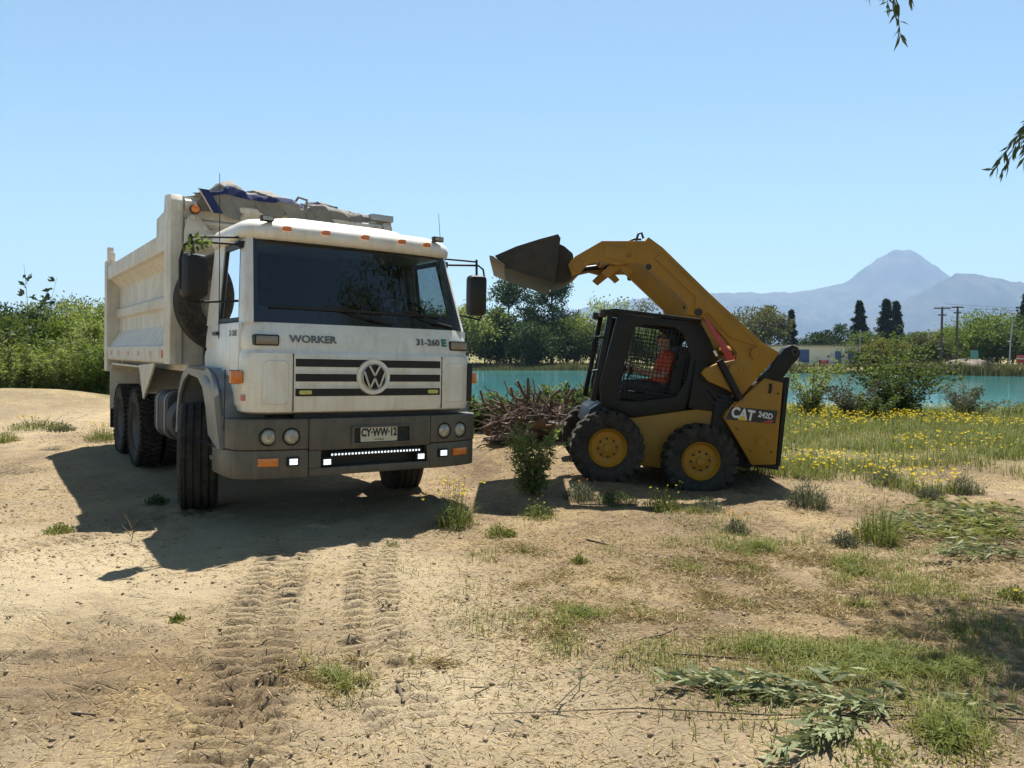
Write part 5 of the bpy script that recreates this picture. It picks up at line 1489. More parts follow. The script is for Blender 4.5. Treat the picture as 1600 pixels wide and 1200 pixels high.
def sapling(name, label, px, D, top, mat, nst, leaf, per, width, cat='shrub', lean=0.0, group=None, bark='bark', base=None, asp=0.5, curve=0.25, stem_r=0.012):
    """upright stems carrying separate leaves along side twigs"""
    X = (px - 800) / 1200 * D
    g = gz(X, D)
    H = top_z(top, D) - g
    rng = np.random.default_rng(int(px * 3 + D * 11))
    t = thing(name, label, cat, (X, D, g - 0.03), (0, 0, 0), group)
    tm = MB(); P = []; Dv = []
    for k in range(nst):
        a = rng.uniform(0, 2 * PI)
        hh = H * (1.0 if k == 0 else rng.uniform(0.5, 0.97))
        out = width * (0.15 if k == 0 else rng.uniform(0.3, 1.0))
        b = Vector((rng.normal() * 0.04 * width, rng.normal() * 0.04 * width, 0))
        e = Vector((math.cos(a) * out + lean * hh, math.sin(a) * out, hh))
        pts = [b + (e - b) * f + Vector((-math.cos(a), -math.sin(a), 0)) * (curve * out * math.sin(PI * f) * 0.5) for f in (0, 0.25, 0.5, 0.75, 1)]
        tm.tube(pts, stem_r * (1.3 if k == 0 else 0.8), 5, stem_r * 0.25)
        for q in range(per):
            f = rng.uniform(0.06, 1.0)
            i = min(3, int(f * 4)); p = pts[i].lerp(pts[i + 1], f * 4 - i)
            aa = rng.uniform(0, 2 * PI)
            tl = width * 0.30 * (1.1 - f) * rng.uniform(0.4, 1.2) + 0.03
            d = Vector((math.cos(aa), math.sin(aa), rng.uniform(0.1, 0.7))).normalized()
            if q % 3 == 0:
                tm.tube([p, p + d * tl], stem_r * 0.25, 3, stem_r * 0.12)
            for m in range(4):
                P.append(p + d * tl * (0.35 + 0.22 * m) + Vector(rng.normal(size=3) * 0.02 * width))
                Dv.append(Vector((d.x + rng.normal() * 0.7, d.y + rng.normal() * 0.7, d.z * 0.4 + rng.normal() * 0.6)))
    L = leaf * rng.uniform(0.6, 1.25, len(P))
    leaf_obj('crown', np.array(P), np.array(Dv), L, L * asp, mat, t, rng)
    tm.build('trunk', bark, t, smooth=60)
    return t
for px, D, tp, w, mt, lb in ((-10, 19, 505, 1.0, 'thicket', 'feathery pale shrub in front at the left edge'), (26, 18.8, 540, 0.9, 'thicket', 'low feathery shrub left of the sapling foot'), (60, 19.4, 515, 1.0, 'lush', 'feathery green shrub in front below the sapling'),
        (92, 19.0, 535, 0.9, 'thicket', 'pale feathery shrub behind the dirt mound'), (124, 19.6, 508, 1.0, 'thicket', 'upright feathery shrub beside the dump body'), (152, 18.9, 525, 0.9, 'lush', 'feathery green shrub behind the rear wheels'), (178, 19.5, 510, 0.9, 'thicket', 'feathery shrub half hidden by the rear post of the dump body')):
    sapling('thicket_shrub', lb, px, D, tp, mt, 30, 0.10, 46, w, 'shrub', group=LT, asp=0.30, stem_r=0.009)
sapling('sapling', 'slender sapling with sparse leaves rising above the thicket', 55, 20, 410, 'dark', 5, 0.19, 12, 0.75, 'tree', -0.06)
# lakeside shrubs on the right
sapling('lakeside_shrub', 'airy green shrub right behind the loader tail', 1268, 16.5, 555, 'thicket', 24, 0.065, 36, 0.8, asp=0.42)
sapling('lakeside_shrub', 'large leafy shrub in the middle of the lake view', 1402, 17.0, 510, 'mid', 34, 0.08, 40, 1.5, asp=0.62)
sapling('lakeside_shrub', 'pale airy shrub at the right by the water', 1515, 17.5, 596, 'sage', 20, 0.06, 34, 0.8, asp=0.42)
sapling('lakeside_shrub', 'low grey-green shrub left of the large leafy one', 1335, 16.0, 590, 'sage', 20, 0.065, 36, 0.85, asp=0.5)
sapling('lakeside_shrub', 'low green shrub at the foot of the large leafy one', 1372, 15.4, 615, 'mid', 14, 0.06, 34, 0.55, asp=0.5)
sapling('lakeside_shrub', 'low bush at the right edge by the water', 1585, 18.0, 625, 'meadow', 14, 0.06, 26, 0.7, asp=0.4)
# brambles on the bank behind the stump
for px, D, tp, w, lb in ((770, 15.5, 612, 0.7, 'low bramble bush left of the uprooted stump'), (822, 15.0, 604, 0.8, 'bramble bush right behind the uprooted stump'), (868, 14.6, 598, 0.85, 'bramble bush between the stump and loader'), (915, 14.2, 592, 0.8, 'bramble bush behind the loader front wheel'), (742, 14.5, 618, 0.4, 'small bramble beside the truck bumper')):
    sapling('bramble_bush', lb, px, D, tp, 'lush' if px in (770, 868) else 'shrub', 20, 0.075, 34, w, 'bush', group='brambles on the lake bank', asp=0.7)
# plants in the yard
sapling('leafy_shrub', 'dark leafy shrub standing between truck and loader', 832, 8.25, 652, 'thicket', 26, 0.055, 26, 0.44, asp=0.40, stem_r=0.005)

def clump(name, label, px, py, h, w, mat, n, bw, cat='weed', flowers=0, pet='petal', group=None, lean=0.8, fsize=0.035):
    X, Yv = px2g(px, py)
    g = gz(X, Yv)
    X, Yv = px2g(px, py, g)
    rng = np.random.default_rng(int(px + py * 3))
    t = thing(name, label, cat, (X, Yv, g), (0, 0, 0), group)
    r = w * np.sqrt(rng.random(n)) * 0.55; a = rng.random(n) * 2 * PI
    P = np.stack([r * np.cos(a), r * np.sin(a), np.full(n, -0.02)], -1)
    o = blades('foliage', P, h * rng.uniform(0.35, 1.0, n) * (1 - 0.55 * (r / (0.55 * w)) ** 2), bw, mat, rng, lean, t, az=a + rng.normal(size=n) * 0.6)
    # fine side leaves
    m = n * 2
    q = np.stack([rng.normal(size=m) * w * 0.27, rng.normal(size=m) * w * 0.27, rng.random(m) * h * 0.75], -1)
    q[:, 2] *= np.exp(-(q[:, 0] ** 2 + q[:, 1] ** 2) / (w * 0.5) ** 2)
    lf = 0.028 * rng.uniform(0.6, 1.4, m)
    leaf_obj('leaves', q, rng.normal(size=(m, 3)) + np.array([0, 0, 0.6]), lf, lf * 0.32, mat, t, rng)
    if flowers:
        fp = np.stack([rng.normal(size=flowers) * w * 0.38, rng.normal(size=flowers) * w * 0.38, h * rng.uniform(0.7, 1.08, flowers)], -1)
        flower_obj('flowers', fp, fsize, pet, t, rng)['kind'] = 'stuff'
        st = MB()
        for f in fp:
            st.tube([(f[0] * 0.4, f[1] * 0.4, 0), tuple(f)], 0.0018, 3)
        st.build('stems', 'grass' if False else M[mat], t, smooth=0)
    return t
def flower_obj(name, P, size, mat, parent, rng):
    """five open petals round a centre"""
    n = len(P)
    V = []; F = []
    ax = unit(rng.normal(size=(n, 3)) * 0.45 + np.array([0, -0.2, 1.0]))
    e1 = unit(np.cross(ax, rng.normal(size=(n, 3)))); e2 = np.cross(ax, e1)
    sz = size * rng.uniform(0.6, 1.15, n)[:, None]
    vs = [P]
    for k in range(5):
        for da, rr, up in ((-0.5, 0.62, 0.22), (0.0, 1.0, 0.34), (0.5, 0.62, 0.22)):
            a = 2 * PI * k / 5 + da
            vs.append(P + (e1 * math.cos(a) + e2 * math.sin(a)) * sz * rr * 0.5 + ax * sz * up)
    Vv = np.stack(vs, 1).reshape(-1, 3)
    b = np.arange(n)[:, None] * 16
    Fq = np.concatenate([b + np.array([[0, 1 + 3 * k, 2 + 3 * k, 3 + 3 * k]]) for k in range(5)], 0)
    return np_obj(name, Vv, Fq, 4, mat, parent)
clump('flower_bush', 'yellow flowering bush beside the front wheel of the truck', 712, 822, 0.40, 0.30, 'meadow', 260, 0.006, 'bush', 26, fsize=0.045)
clump('flower_bush', 'grey-green tuft with orange flowers before the loader front wheel', 905, 778, 0.24, 0.30, 'sage', 260, 0.006, 'bush', 5, 'petal_orange')
clump('flower_bush', 'weed with small yellow flowers between the loader wheels', 1035, 795, 0.24, 0.34, 'meadow', 260, 0.006, 'bush', 12, fsize=0.03)
clump('weed', 'dark dry weed in the shade of the loader front wheel', 962, 785, 0.16, 0.42, 'shrub', 300, 0.006)
clump('weed', 'pale grassy weed beside the loader rear wheel', 1105, 798, 0.20, 0.3, 'sage', 220, 0.006)
clump('weed', 'large grey-green grass tuft right of the loader tail', 1262, 790, 0.40, 0.36, 'sage', 300, 0.007)
clump('weed', 'tall pale grass tuft beside the cut foliage pile', 1372, 845, 0.40, 0.36, 'meadow', 320, 0.007, 'weed', 3)
clump('weed', 'small grey tuft left of the cut foliage pile', 1318, 852, 0.17, 0.20, 'sage', 200, 0.006, 'weed', 2)
clump('weed', 'grey round tuft in the meadow, far right', 1505, 770, 0.30, 0.34, 'sage', 240, 0.007, 'weed', 3)
clump('weed', 'grey round tuft in the meadow, behind the grass patch', 1385, 755, 0.26, 0.34, 'sage', 240, 0.007)
clump('weed', 'small grey tuft in the meadow right of the bare soil', 1452, 778, 0.20, 0.24, 'sage', 200, 0.007)
clump('weed', 'weed with pale flowers below the leafy shrub', 842, 808, 0.18, 0.30, 'meadow', 200, 0.005, 'weed', 8, fsize=0.02)
clump('weed', 'thin weed left of the leafy shrub shadow', 775, 838, 0.16, 0.18, 'grass', 130, 0.005, 'weed', 2, fsize=0.02)
clump('weed', 'low green weed on sunlit dirt left of the truck shadow', 93, 832, 0.10, 0.22, 'grass', 240, 0.006)
clump('weed', 'small yellowish weed on bare dirt below the mirror shadow', 278, 975, 0.07, 0.09, 'grass', 130, 0.005)
clump('weed', 'flowering weeds beside the rear wheels of the truck', 160, 685, 0.22, 0.5, 'meadow', 260, 0.008, 'weed', 22, fsize=0.045)
clump('weed', 'grey-green weed at the foot of the dirt mound, left edge', 10, 690, 0.22, 0.35, 'grass', 240, 0.008, 'weed', 4, fsize=0.04)
clump('weed', 'round grey weed between the mound and truck shadow', 95, 672, 0.18, 0.35, 'sage', 220, 0.008)
clump('weed', 'yellow flowered weed patch below the mound', 55, 668, 0.16, 0.55, 'meadow', 240, 0.008, 'weed', 14, fsize=0.045)
clump('weed', 'orange flowered weed in front of the loader shadow', 1150, 832, 0.18, 0.20, 'sage', 160, 0.005, 'weed', 5, 'petal_orange')
clump('weed', 'dark small weed in the middle of the yard', 905, 880, 0.07, 0.10, 'grass', 140, 0.006)
clump('weed', 'small bright weed right of the loader shadow end', 795, 838, 0.08, 0.12, 'grass', 140, 0.006)
clump('weed', 'thin upright weed at the edge of the truck shadow', 612, 862, 0.14, 0.12, 'meadow', 60, 0.004)
clump('weed', 'dark weed lying in the truck shadow', 245, 785, 0.11, 0.2, 'shrub', 160, 0.006)
clump('weed', 'green weed at the right edge with yellow flower', 1583, 935, 0.10, 0.18, 'grass', 160, 0.006, 'weed', 2)
clump('weed', 'grass tuft in the bottom right corner', 1490, 1160, 0.11, 0.34, 'grass', 170, 0.005)
clump('weed', 'grass tuft under the lowest cut branch', 1375, 1195, 0.10, 0.30, 'grass', 150, 0.005)
X, Yv = px2g(205, 848)
dw = thing('dry_weed', 'bare dry branching weed on the edge of the truck shadow', 'weed', (X, Yv, gz(X, Yv) - 0.01))
db = MB()
for (x, z, bx, bz) in ((0.0, 0.0, 0.01, 0.16), (0.01, 0.10, -0.07, 0.24), (0.01, 0.12, 0.06, 0.22), (-0.04, 0.18, -0.03, 0.28), (0.04, 0.17, 0.09, 0.25), (0.0, 0.05, -0.09, 0.14), (0.005, 0.07, 0.08, 0.13)):
    db.tube([(x, 0, z), ((x + bx) / 2 + 0.01, 0.01, (z + bz) / 2), (bx, 0.02, bz)], 0.004, 5, 0.002)
db.build('stems', 'straw' if False else 'twig', dw, smooth=60)

# grass, straw, flowers, clods: uncountable ground cover
def scatter_px(n, polys, rng):
    """random ground points inside photo-space ellipses (cx, cy, rx, ry, weight), mapped onto the ground"""
    w = np.array([p[4] for p in polys], float); w /= w.sum()
    k = rng.choice(len(polys), n, p=w)
    r = np.abs(rng.normal(size=n)) * 0.62; a = rng.random(n) * 2 * PI
    pp = np.array([p[:4] for p in polys])[k]
    px = pp[:, 0] + pp[:, 2] * r * np.cos(a); py = pp[:, 1] + pp[:, 3] * r * np.sin(a)
    pt = math.atan(55 / 1200)
    A = (px - 800) / 1200; B = -(py - 600) / 1200
    dy = math.cos(pt) + B * math.sin(pt); dz = -math.sin(pt) + B * math.cos(pt)
    t = -1.6 / dz
    x = A * t; y = dy * t
    for _ in range(2):
        z = hgt(x, y); t = (z - 1.6) / dz; x = A * t; y = dy * t
    return np.stack([x, y, hgt(x, y)], -1)
rng = np.random.default_rng(21)
P = scatter_px(130000, [(1300, 960, 330, 150, 26), (1150, 880, 300, 80, 12), (1480, 820, 180, 80, 9), (900, 960, 260, 120, 7), (820, 860, 160, 50, 3), (1260, 872, 70, 16, 3), (1190, 858, 45, 10, 1.5), (1330, 884, 45, 12, 1.5), (1150, 892, 50, 12, 1.5), (1125, 935, 50, 16, 2), (1215, 990, 60, 26, 2.5), (1330, 1010, 60, 20, 1.5), (1410, 1030, 90, 26, 3.5), (1490, 1045, 40, 20, 1),
                       (510, 1062, 66, 26, 3), (1290, 1060, 40, 14, 0.6), (1480, 1140, 60, 40, 2), (690, 1038, 40, 8, 0.5), (880, 900, 40, 14, 0.6), (960, 905, 40, 12, 0.6), (820, 915, 30, 8, 0.4), (1090, 800, 60, 8, 0.5), (1240, 805, 60, 8, 0.9), (1520, 900, 90, 30, 1.2), (1000, 965, 60, 20, 0.6), (870, 990, 24, 8, 0.3)], rng)
gn_ = 0.8 * fbm(P[:, 0] * 4, P[:, 1] * 4, 3) + 0.9 * fbm(P[:, 0] * 1.1 + 3, P[:, 1] * 1.1, 3) + rng.random(len(P)) * 0.55
dry = P[(gn_ > 0.06) & (gn_ <= 0.60)]
P = P[gn_ > 0.60]
dry = dry[rng.random(len(dry)) < 0.75]
az = rng.random(len(dry)) * 2 * PI
Vd, Fd = leaf_geo(dry + np.array([0, 0, 0.003]), np.stack([np.cos(az), np.sin(az), np.abs(rng.normal(size=len(dry))) * 0.35], -1), rng.uniform(0.02, 0.075, len(dry)), rng.uniform(0.003, 0.006, len(dry)), rng, 0.0)
dg = np_obj('dry_grass', Vd, Fd, 4, 'straw')
tag(dg, 'dry yellow grass spread over the yard', 'grass', kind='stuff')
gr = blades('grass', P, 0.06 * rng.uniform(0.3, 1.25, len(P)), 0.005, 'grass', rng, 1.5)
tag(gr, 'short green grass growing in patches on the dirt', 'grass', kind='stuff')
# meadow right of the loader
n = 150000
my = 8.3 + 13.7 * rng.random(n) ** 1.25; mx = rng.uniform(2.6, 15, n)
keep = (mx > 2.9 + 0.0 * my) & (mx / my < 0.76) & (my - 8.3 > (4.4 - mx) * 0.9)
dn = fbm(mx / 1.6, my / 1.6, 4) + 0.28 * sstep(10.5, 14, my) + rng.random(n) * 0.35
keep &= dn > 0.06 + 0.25 * (1 - sstep(8.3, 10.5, my))
mx, my = mx[keep], my[keep]
P = np.stack([mx, my, hgt(mx, my)], -1)
md = blades('meadow_grass', P, rng.uniform(0.04, 0.22, len(P)), 0.009, 'meadow', rng, 1.1)
tag(md, 'dry green meadow grass between the loader and lake', 'grass', kind='stuff')
sel = rng.random(len(P)) < 0.55
Q = P[sel]
Q = Q[fbm(Q[:, 0] / 2.2 + 30, Q[:, 1] / 2.2, 3) + rng.random(len(Q)) * 0.5 > 0.50]
Q = Q[rng.permutation(len(Q))][:6000]
Q = Q[rng.random(len(Q)) < np.clip(0.9 - 0.06 * (Q[:, 1] - 10), 0.12, 0.8)][:2300]
Q[:, 2] += rng.uniform(0.10, 0.26, len(Q))
fo = flower_obj('wildflowers', Q, 0.05, 'petal', None, rng)
tag(fo, 'scattered yellow wildflowers in the meadow', 'wildflowers', kind='stuff')
# bank growth behind, left yard edge
n = 26000
mx = rng.uniform(-22, 16, n); my = rng.uniform(13.5, 30, n)
keep = (np.abs(mx) / my < 0.8) & (fbm(mx / 2, my / 2, 3) + 0.5 * rng.random(n) + 0.25 * sstep(15, 20, my) > 0.18)
keep &= ~((mx < -5.0) & (my < 18.5))
mx, my = mx[keep], my[keep]
P = np.stack([mx, my, hgt(mx, my)], -1)
bg = blades('bank_grass', P, rng.uniform(0.12, 0.45, len(P)), 0.016, 'meadow', rng, 0.8)
tag(bg, 'rough grass on the bank above the lake', 'grass', kind='stuff')
# straw and litter lying on the yard
n = 190000
sx_ = rng.uniform(-9, 8, n); sy_ = 2.4 + 12 * rng.random(n) ** 2.0
dens = fbm(sx_ / 1.1 + 2, sy_ / 1.1, 4) + 0.22 * np.exp(-((sx_ + 0.4 - 0.25 * (sy_ - 5)) / 2.2) ** 2) + rng.random(n) * 0.45
keep = (np.abs(sx_) / sy_ < 0.78) & (dens > 0.20)
sx_, sy_ = sx_[keep], sy_[keep]
m = len(sx_)
P = np.stack([sx_, sy_, hgt(sx_, sy_) + 0.004], -1)
az = rng.random(m) * 2 * PI
Dv = np.stack([np.cos(az), np.sin(az), np.abs(rng.normal(size=m)) * 0.25], -1)
V_, F_ = leaf_geo(P, Dv, rng.uniform(0.012, 0.06, m), rng.uniform(0.003, 0.007, m), rng, 0.0)
so = np_obj('straw_litter', V_, F_, 4, 'straw')
tag(so, 'dry straw and grass litter scattered over the dirt', 'straw', kind='stuff')
# clods and pebbles
n = 9000
cx = rng.uniform(-8, 7, n); cy = 2.4 + 12 * rng.random(n) ** 1.5
k = (np.abs(cx) / cy < 0.78)
cx, cy = cx[k], cy[k]; n = len(cx)
s = 0.004 + 0.016 * rng.random(n) ** 4
O = np.array([[1, 0, 0], [-1, 0, 0], [0, 1, 0], [0, -1, 0], [0, 0, 1], [0, 0, -1]], float)
Vc = (np.stack([cx, cy, hgt(cx, cy) + s * 0.3], -1)[:, None, :] + O[None] * s[:, None, None] * rng.uniform(0.5, 1.3, (n, 6, 1))).reshape(-1, 3)
Fo = np.array([[0, 2, 4], [2, 1, 4], [1, 3, 4], [3, 0, 4], [2, 0, 5], [1, 2, 5], [3, 1, 5], [0, 3, 5]])
co = np_obj('soil_clods', Vc, (np.arange(n)[:, None, None] * 6 + Fo[None]).reshape(-1, 3), 3, 'clod')
tag(co, 'small soil clods and pebbles scattered over the yard', 'clods', kind='stuff')

# cut branches with drying leaves
def branch(label, pts, r, leaf, per, mat='cut', z=0.015, spread=0.04, name='cut_branch', asp=0.24, bark='twig', sub=0):
    W = []
    for px, py in pts:
        X, Yv = px2g(px, py)
        W.append(Vector((X, Yv, gz(X, Yv) + z)))
    o = W[0].copy()
    t = thing(name, label, 'branch', o)
    rng = np.random.default_rng(int(pts[0][0] * 5 + pts[0][1]))
    tm = MB()
    L_ = [w - o for w in W]
    tm.tube(L_, r, 6, r * 0.35)
    P = []; Dv = []
    lines = [L_]
    for k in range(sub):
        i = rng.integers(0, len(L_) - 1); b = L_[i].lerp(L_[i + 1], rng.random())
        d = (L_[-1] - L_[0]).normalized()
        ang = rng.uniform(-0.5, 0.5)
        d = Vector((d.x * math.cos(ang) - d.y * math.sin(ang), d.x * math.sin(ang) + d.y * math.cos(ang), 0.0))
        ln = rng.uniform(0.2, 0.45)
        l2 = [b, b + d * ln * 0.5 + Vector((0, 0, rng.uniform(0.01, 0.06))), b + d * ln + Vector((0, 0, rng.uniform(0.0, 0.04)))]
        tm.tube(l2, r * 0.5, 5, r * 0.2)
        lines.append(l2)
    for l in lines:
        for i in range(len(l) - 1):
            d = (l[i + 1] - l[i]); dl = d.length; d = d.normalized()
            for q in range(int(per * dl)):
                p = l[i] + d * dl * rng.random()
                P.append(p + Vector((rng.normal() * spread, rng.normal() * spread, abs(rng.normal()) * spread * 0.7)))
                sgn = rng.choice([-1, 1])
                Dv.append(d * rng.uniform(0.4, 1.2) + Vector((-d.y, d.x, 0)) * sgn * rng.uniform(0.1, 0.7) + Vector((0, 0, rng.normal() * 0.28)))
    if P:
        lf = leaf * rng.uniform(0.55, 1.25, len(P))
        leaf_obj('leaves', np.array(P), np.array(Dv) * np.array([1, 1, 0.6]), lf, lf * asp, mat, t, rng, 0.12)
    tm.build('stem', bark, t, smooth=60)
    return t
branch('long leafy cut branch lying in the right foreground', [(1395, 1118), (1290, 1112), (1180, 1098), (1120, 1082), (1080, 1074)], 0.006, 0.085, 170, sub=2, spread=0.024)
branch('second leafy cut branch overlapping the long one', [(1380, 1105), (1320, 1104), (1250, 1092), (1200, 1090)], 0.005, 0.085, 150, sub=1, spread=0.024)
branch('drooping cut branch tip nearest the bottom right', [(1385, 1108), (1370, 1125), (1320, 1155), (1258, 1182)], 0.005, 0.095, 150, sub=2, spread=0.016)
branch('leafy cut branch at the right edge of the foreground', [(1600, 1128), (1540, 1110), (1470, 1105), (1400, 1095)], 0.005, 0.085, 60, sub=1, spread=0.024)
branch('bare long stalk running along the bottom foreground', [(1600, 1134), (1400, 1130), (1200, 1132), (1000, 1120), (850, 1118), (765, 1124)], 0.005, 0.06, 5, sub=0)
branch('forked twig with a few dry leaves in the foreground middle', [(870, 1116), (905, 1080), (910, 1048)], 0.004, 0.05, 22, sub=2, spread=0.015, z=0.03)
branch('short leafy cutting above the long cut branch', [(1315, 1070), (1285, 1062), (1262, 1064)], 0.004, 0.085, 90, spread=0.015)
for k, (yy, x0, x1) in enumerate(((812, 1412, 1600), (822, 1395, 1600), (832, 1405, 1600), (842, 1440, 1600), (868, 1500, 1600), (800, 1500, 1610))):
    branch(['upper cut branch of the green pile at right', 'second cut branch of the green pile at right', 'third cut branch of the green pile at right', 'lowest cut branch of the green pile at right', 'loose cut branch below the green pile at right', 'hindmost cut branch of the green pile at right'][k],
           [(x1, yy + 4), ((x0 + x1) / 2, yy - 2), (x0, yy + 2)], 0.006, 0.10, 95, 'grass' if k % 2 else 'cut', z=0.02, sub=5, spread=0.045, name='cut_branch', asp=0.2)
# sticks and wood lying about
for lb, pts, r in (('straight dry stick lying in the right foreground', [(1052, 1030), (1140, 1036), (1236, 1040)], 0.006), ('dark short stick in the middle of the yard', [(916, 844), (952, 854)], 0.009),
                   ('chunk of broken wood in the foreground', [(622, 1073), (631, 1092)], 0.013), ('dark twig pair left of the grass patch', [(1000, 1002), (1035, 1000), (1058, 987)], 0.006),
                   ('short twig at the left of the foreground', [(112, 1123), (150, 1131)], 0.006), ('thin curved twig in the bottom middle', [(560, 1180), (600, 1165), (640, 1158)], 0.004),
                   ('thin twig beside the forked one', [(735, 1078), (765, 1074), (745, 1090)], 0.004), ('dry stick beside the truck shadow at left', [(60, 766), (102, 768)], 0.007),
                   ('dark twig in the bottom right dirt', [(1205, 1178), (1213, 1145)], 0.005), ('twig on the dirt right of the grass', [(1540, 932), (1572, 939)], 0.006)):
    W = []
    for px, py in pts:
        X, Yv = px2g(px, py); W.append(Vector((X, Yv, gz(X, Yv) + r)))
    o = MB().tube([w - W[0] for w in W], r, 6, r * 0.6).build('stick', 'twig', smooth=60)
    o.location = W[0]
    tag(o, lb, 'stick')

# uprooted stump with roots in the air
SXp, SYp = 0.30, 11.6
sg = gz(SXp, SYp)
stump = thing('uprooted_stump', 'uprooted tree stump with tangled roots beyond the leafy shrub', 'stump', (SXp, SYp, sg))
rb = MB()
nu_, nv_ = 34, 16
vs = []
for j in range(nv_):
    for i in range(nu_):
        a = 2 * PI * i / nu_; b = PI * 0.5 * j / (nv_ - 1)
        f = 1 + 0.75 * float(fbm(np.array([math.cos(a) * 3.2 + 5]), np.array([math.sin(a) * 3.2 + b * 3.5]), 4)[0])
        vs.append((0.66 * math.cos(a) * math.cos(b) * f, 0.5 * math.sin(a) * math.cos(b) * f, 0.36 * math.sin(b) * f - 0.05))
rb.add(vs, [(j * nu_ + i, j * nu_ + (i + 1) % nu_, (j + 1) * nu_ + (i + 1) % nu_, (j + 1) * nu_ + i) for j in range(nv_ - 1) for i in range(nu_)])
rb.build('root_ball', 'deadwood', stump, smooth=40)
rr_ = np.random.default_rng(3)
def root(p0, p1, r, r2, wob=0.06):
    p0, p1 = Vector(p0), Vector(p1)
    pts = [p0.lerp(p1, f) + Vector(rr_.normal(size=3) * wob * math.sin(PI * f)) for f in (0, 0.3, 0.6, 1.0)]
    MB().tube([Vector((p.x, p.y, p.z * 0.82)) for p in pts], r * 0.85, 7, r2 * 0.7).build('root', 'deadwood', stump, smooth=60)
for a, b, r, r2 in (((-0.35, 0, 0.35), (-0.78, -0.05, 0.80), 0.045, 0.028), ((-0.30, 0.05, 0.35), (-0.62, 0, 0.62), 0.035, 0.02), ((0.0, 0, 0.40), (-0.22, -0.05, 0.98), 0.05, 0.03), ((0.06, 0, 0.40), (-0.06, -0.02, 1.02), 0.045, 0.03),
                   ((0.02, 0.05, 0.4), (-0.32, 0.0, 0.86), 0.04, 0.022), ((0.10, 0, 0.4), (0.10, 0.05, 0.88), 0.04, 0.02), ((0.35, 0, 0.35), (0.42, 0.05, 0.80), 0.045, 0.03), ((0.45, 0, 0.3), (0.62, 0.02, 0.82), 0.05, 0.035),
                   ((0.55, 0, 0.28), (0.80, -0.05, 0.60), 0.05, 0.03), ((0.5, -0.1, 0.25), (0.98, -0.35, 0.05), 0.045, 0.02), ((0.45, -0.1, 0.2), (0.95, -0.4, -0.10), 0.03, 0.012), ((-0.1, -0.2, 0.3), (-0.75, -0.45, 0.15), 0.03, 0.012),
                   ((0.2, -0.2, 0.3), (0.15, -0.5, 0.05), 0.03, 0.012), ((-0.3, -0.1, 0.3), (-0.9, -0.2, 0.45), 0.028, 0.01), ((0.3, -0.15, 0.4), (0.62, -0.4, 0.35), 0.03, 0.012), ((0.0, -0.2, 0.42), (0.45, -0.42, 0.22), 0.022, 0.01), ((-0.1, -0.2, 0.42), (-0.45, -0.45, 0.02), 0.022, 0.008)):
    root(a, b, r, r2)
    for _k in range(2):
        root(Vector(a) + Vector(rr_.normal(size=3) * 0.09), Vector(b) * rr_.uniform(0.75, 1.0) + Vector(rr_.normal(size=3) * 0.10), r * 0.5, r2 * 0.4, 0.09)
fr_ = MB()
for k in range(420):
    a = rr_.uniform(0, 2 * PI); b = rr_.uniform(0.1, 1.3)
    p = Vector((0.66 * math.cos(a) * math.cos(b), 0.46 * math.sin(a) * math.cos(b), 0.42 * math.sin(b)))
    q = p + Vector(rr_.normal(size=3)) * 0.16 + p.normalized() * 0.05
    fr_.tube([p, (p + q) / 2 + Vector(rr_.normal(size=3)) * 0.03, q], 0.006, 4, 0.002)
fr_.build('rootlets', 'deadwood', stump, smooth=60)['kind'] = 'stuff'

# ------------------------------------------------------------------ far shore: building, poles, lamp, heap, reeds
def fpos(px, D):
    X = (px - 800) / 1200 * D
    return X, D, gz(X, D)
bx0, bx1, bD = (1205 - 800) / 1200 * 114, (1342 - 800) / 1200 * 114, 114
bz = gz(45, 114)
bld = thing('flat_roofed_building', 'low cream flat-roofed building with blue doors across the lake', 'building', ((bx0 + bx1) / 2, bD, bz))
hw = (bx1 - bx0) / 2
bh = top_z(541, 114) - bz
MB().box(-hw, hw, 0, 6, 0, bh).build('wall', 'concrete', bld, smooth=0)
MB().box(-hw - 0.2, hw + 0.25, -0.25, 6.2, bh, bh + 0.18).build('roof', 'roofedge', bld, bevel=0.02)
cxb = (bx0 + bx1) / 2
def bpx(px): return (px - 800) / 1200 * 114 - cxb
for a, b in ((1304, 1314), (1324, 1334)):
    d_ = MB().box(bpx(a), bpx(b), -0.06, 0.02, 0.02, 2.1).build('door', 'doorblue', bld, bevel=0.01)
    MB().box(bpx(b) - 0.14, bpx(b) - 0.08, -0.10, -0.061, 0.95, 1.05).build('handle', 'galv', d_)
    MB().ring([(bpx(a) - 0.08, 0.0), (bpx(b) + 0.08, 0.0), (bpx(b) + 0.08, 2.2), (bpx(a) - 0.08, 2.2)], [(bpx(a) - 0.005, 0.01), (bpx(b) + 0.005, 0.01), (bpx(b) + 0.005, 2.105), (bpx(a) - 0.005, 2.105)], 1, -0.08, 0.01).build('door_frame', 'decalwhite', d_)
for a, b in ((1296.5, 1302.5), (1316.5, 1322)):
    MB().box(bpx(a), bpx(b), -0.04, 0.02, 0.05, 2.15).build('panel', 'decalwhite', bld, bevel=0.01)
    MB().box(bpx(a) + 0.08, bpx(b) - 0.08, -0.05, -0.041, 1.3, 1.8).build('notice', 'plate', bld, smooth=0)
MB().box(bpx(1248), bpx(1264), -0.05, 0.02, 0.4, 2.35).build('window', 'doorblue', bld, bevel=0.01)
MB().box(bpx(1292.5), bpx(1295.5), -0.05, 0.01, 1.15, 1.5).build('notice', 'red', bld, smooth=0)
X, D_, z_ = fpos(1287, 112.5)
rc = thing('red_crate', 'small red crate standing before the cream building wall', 'crate', (X, D_, z_))
for k in range(3):
    MB().box(-0.6, 0.6, -0.3, 0.3, 0.05 + 0.26 * k, 0.25 + 0.26 * k).build('slat', 'red', rc, bevel=0.01)
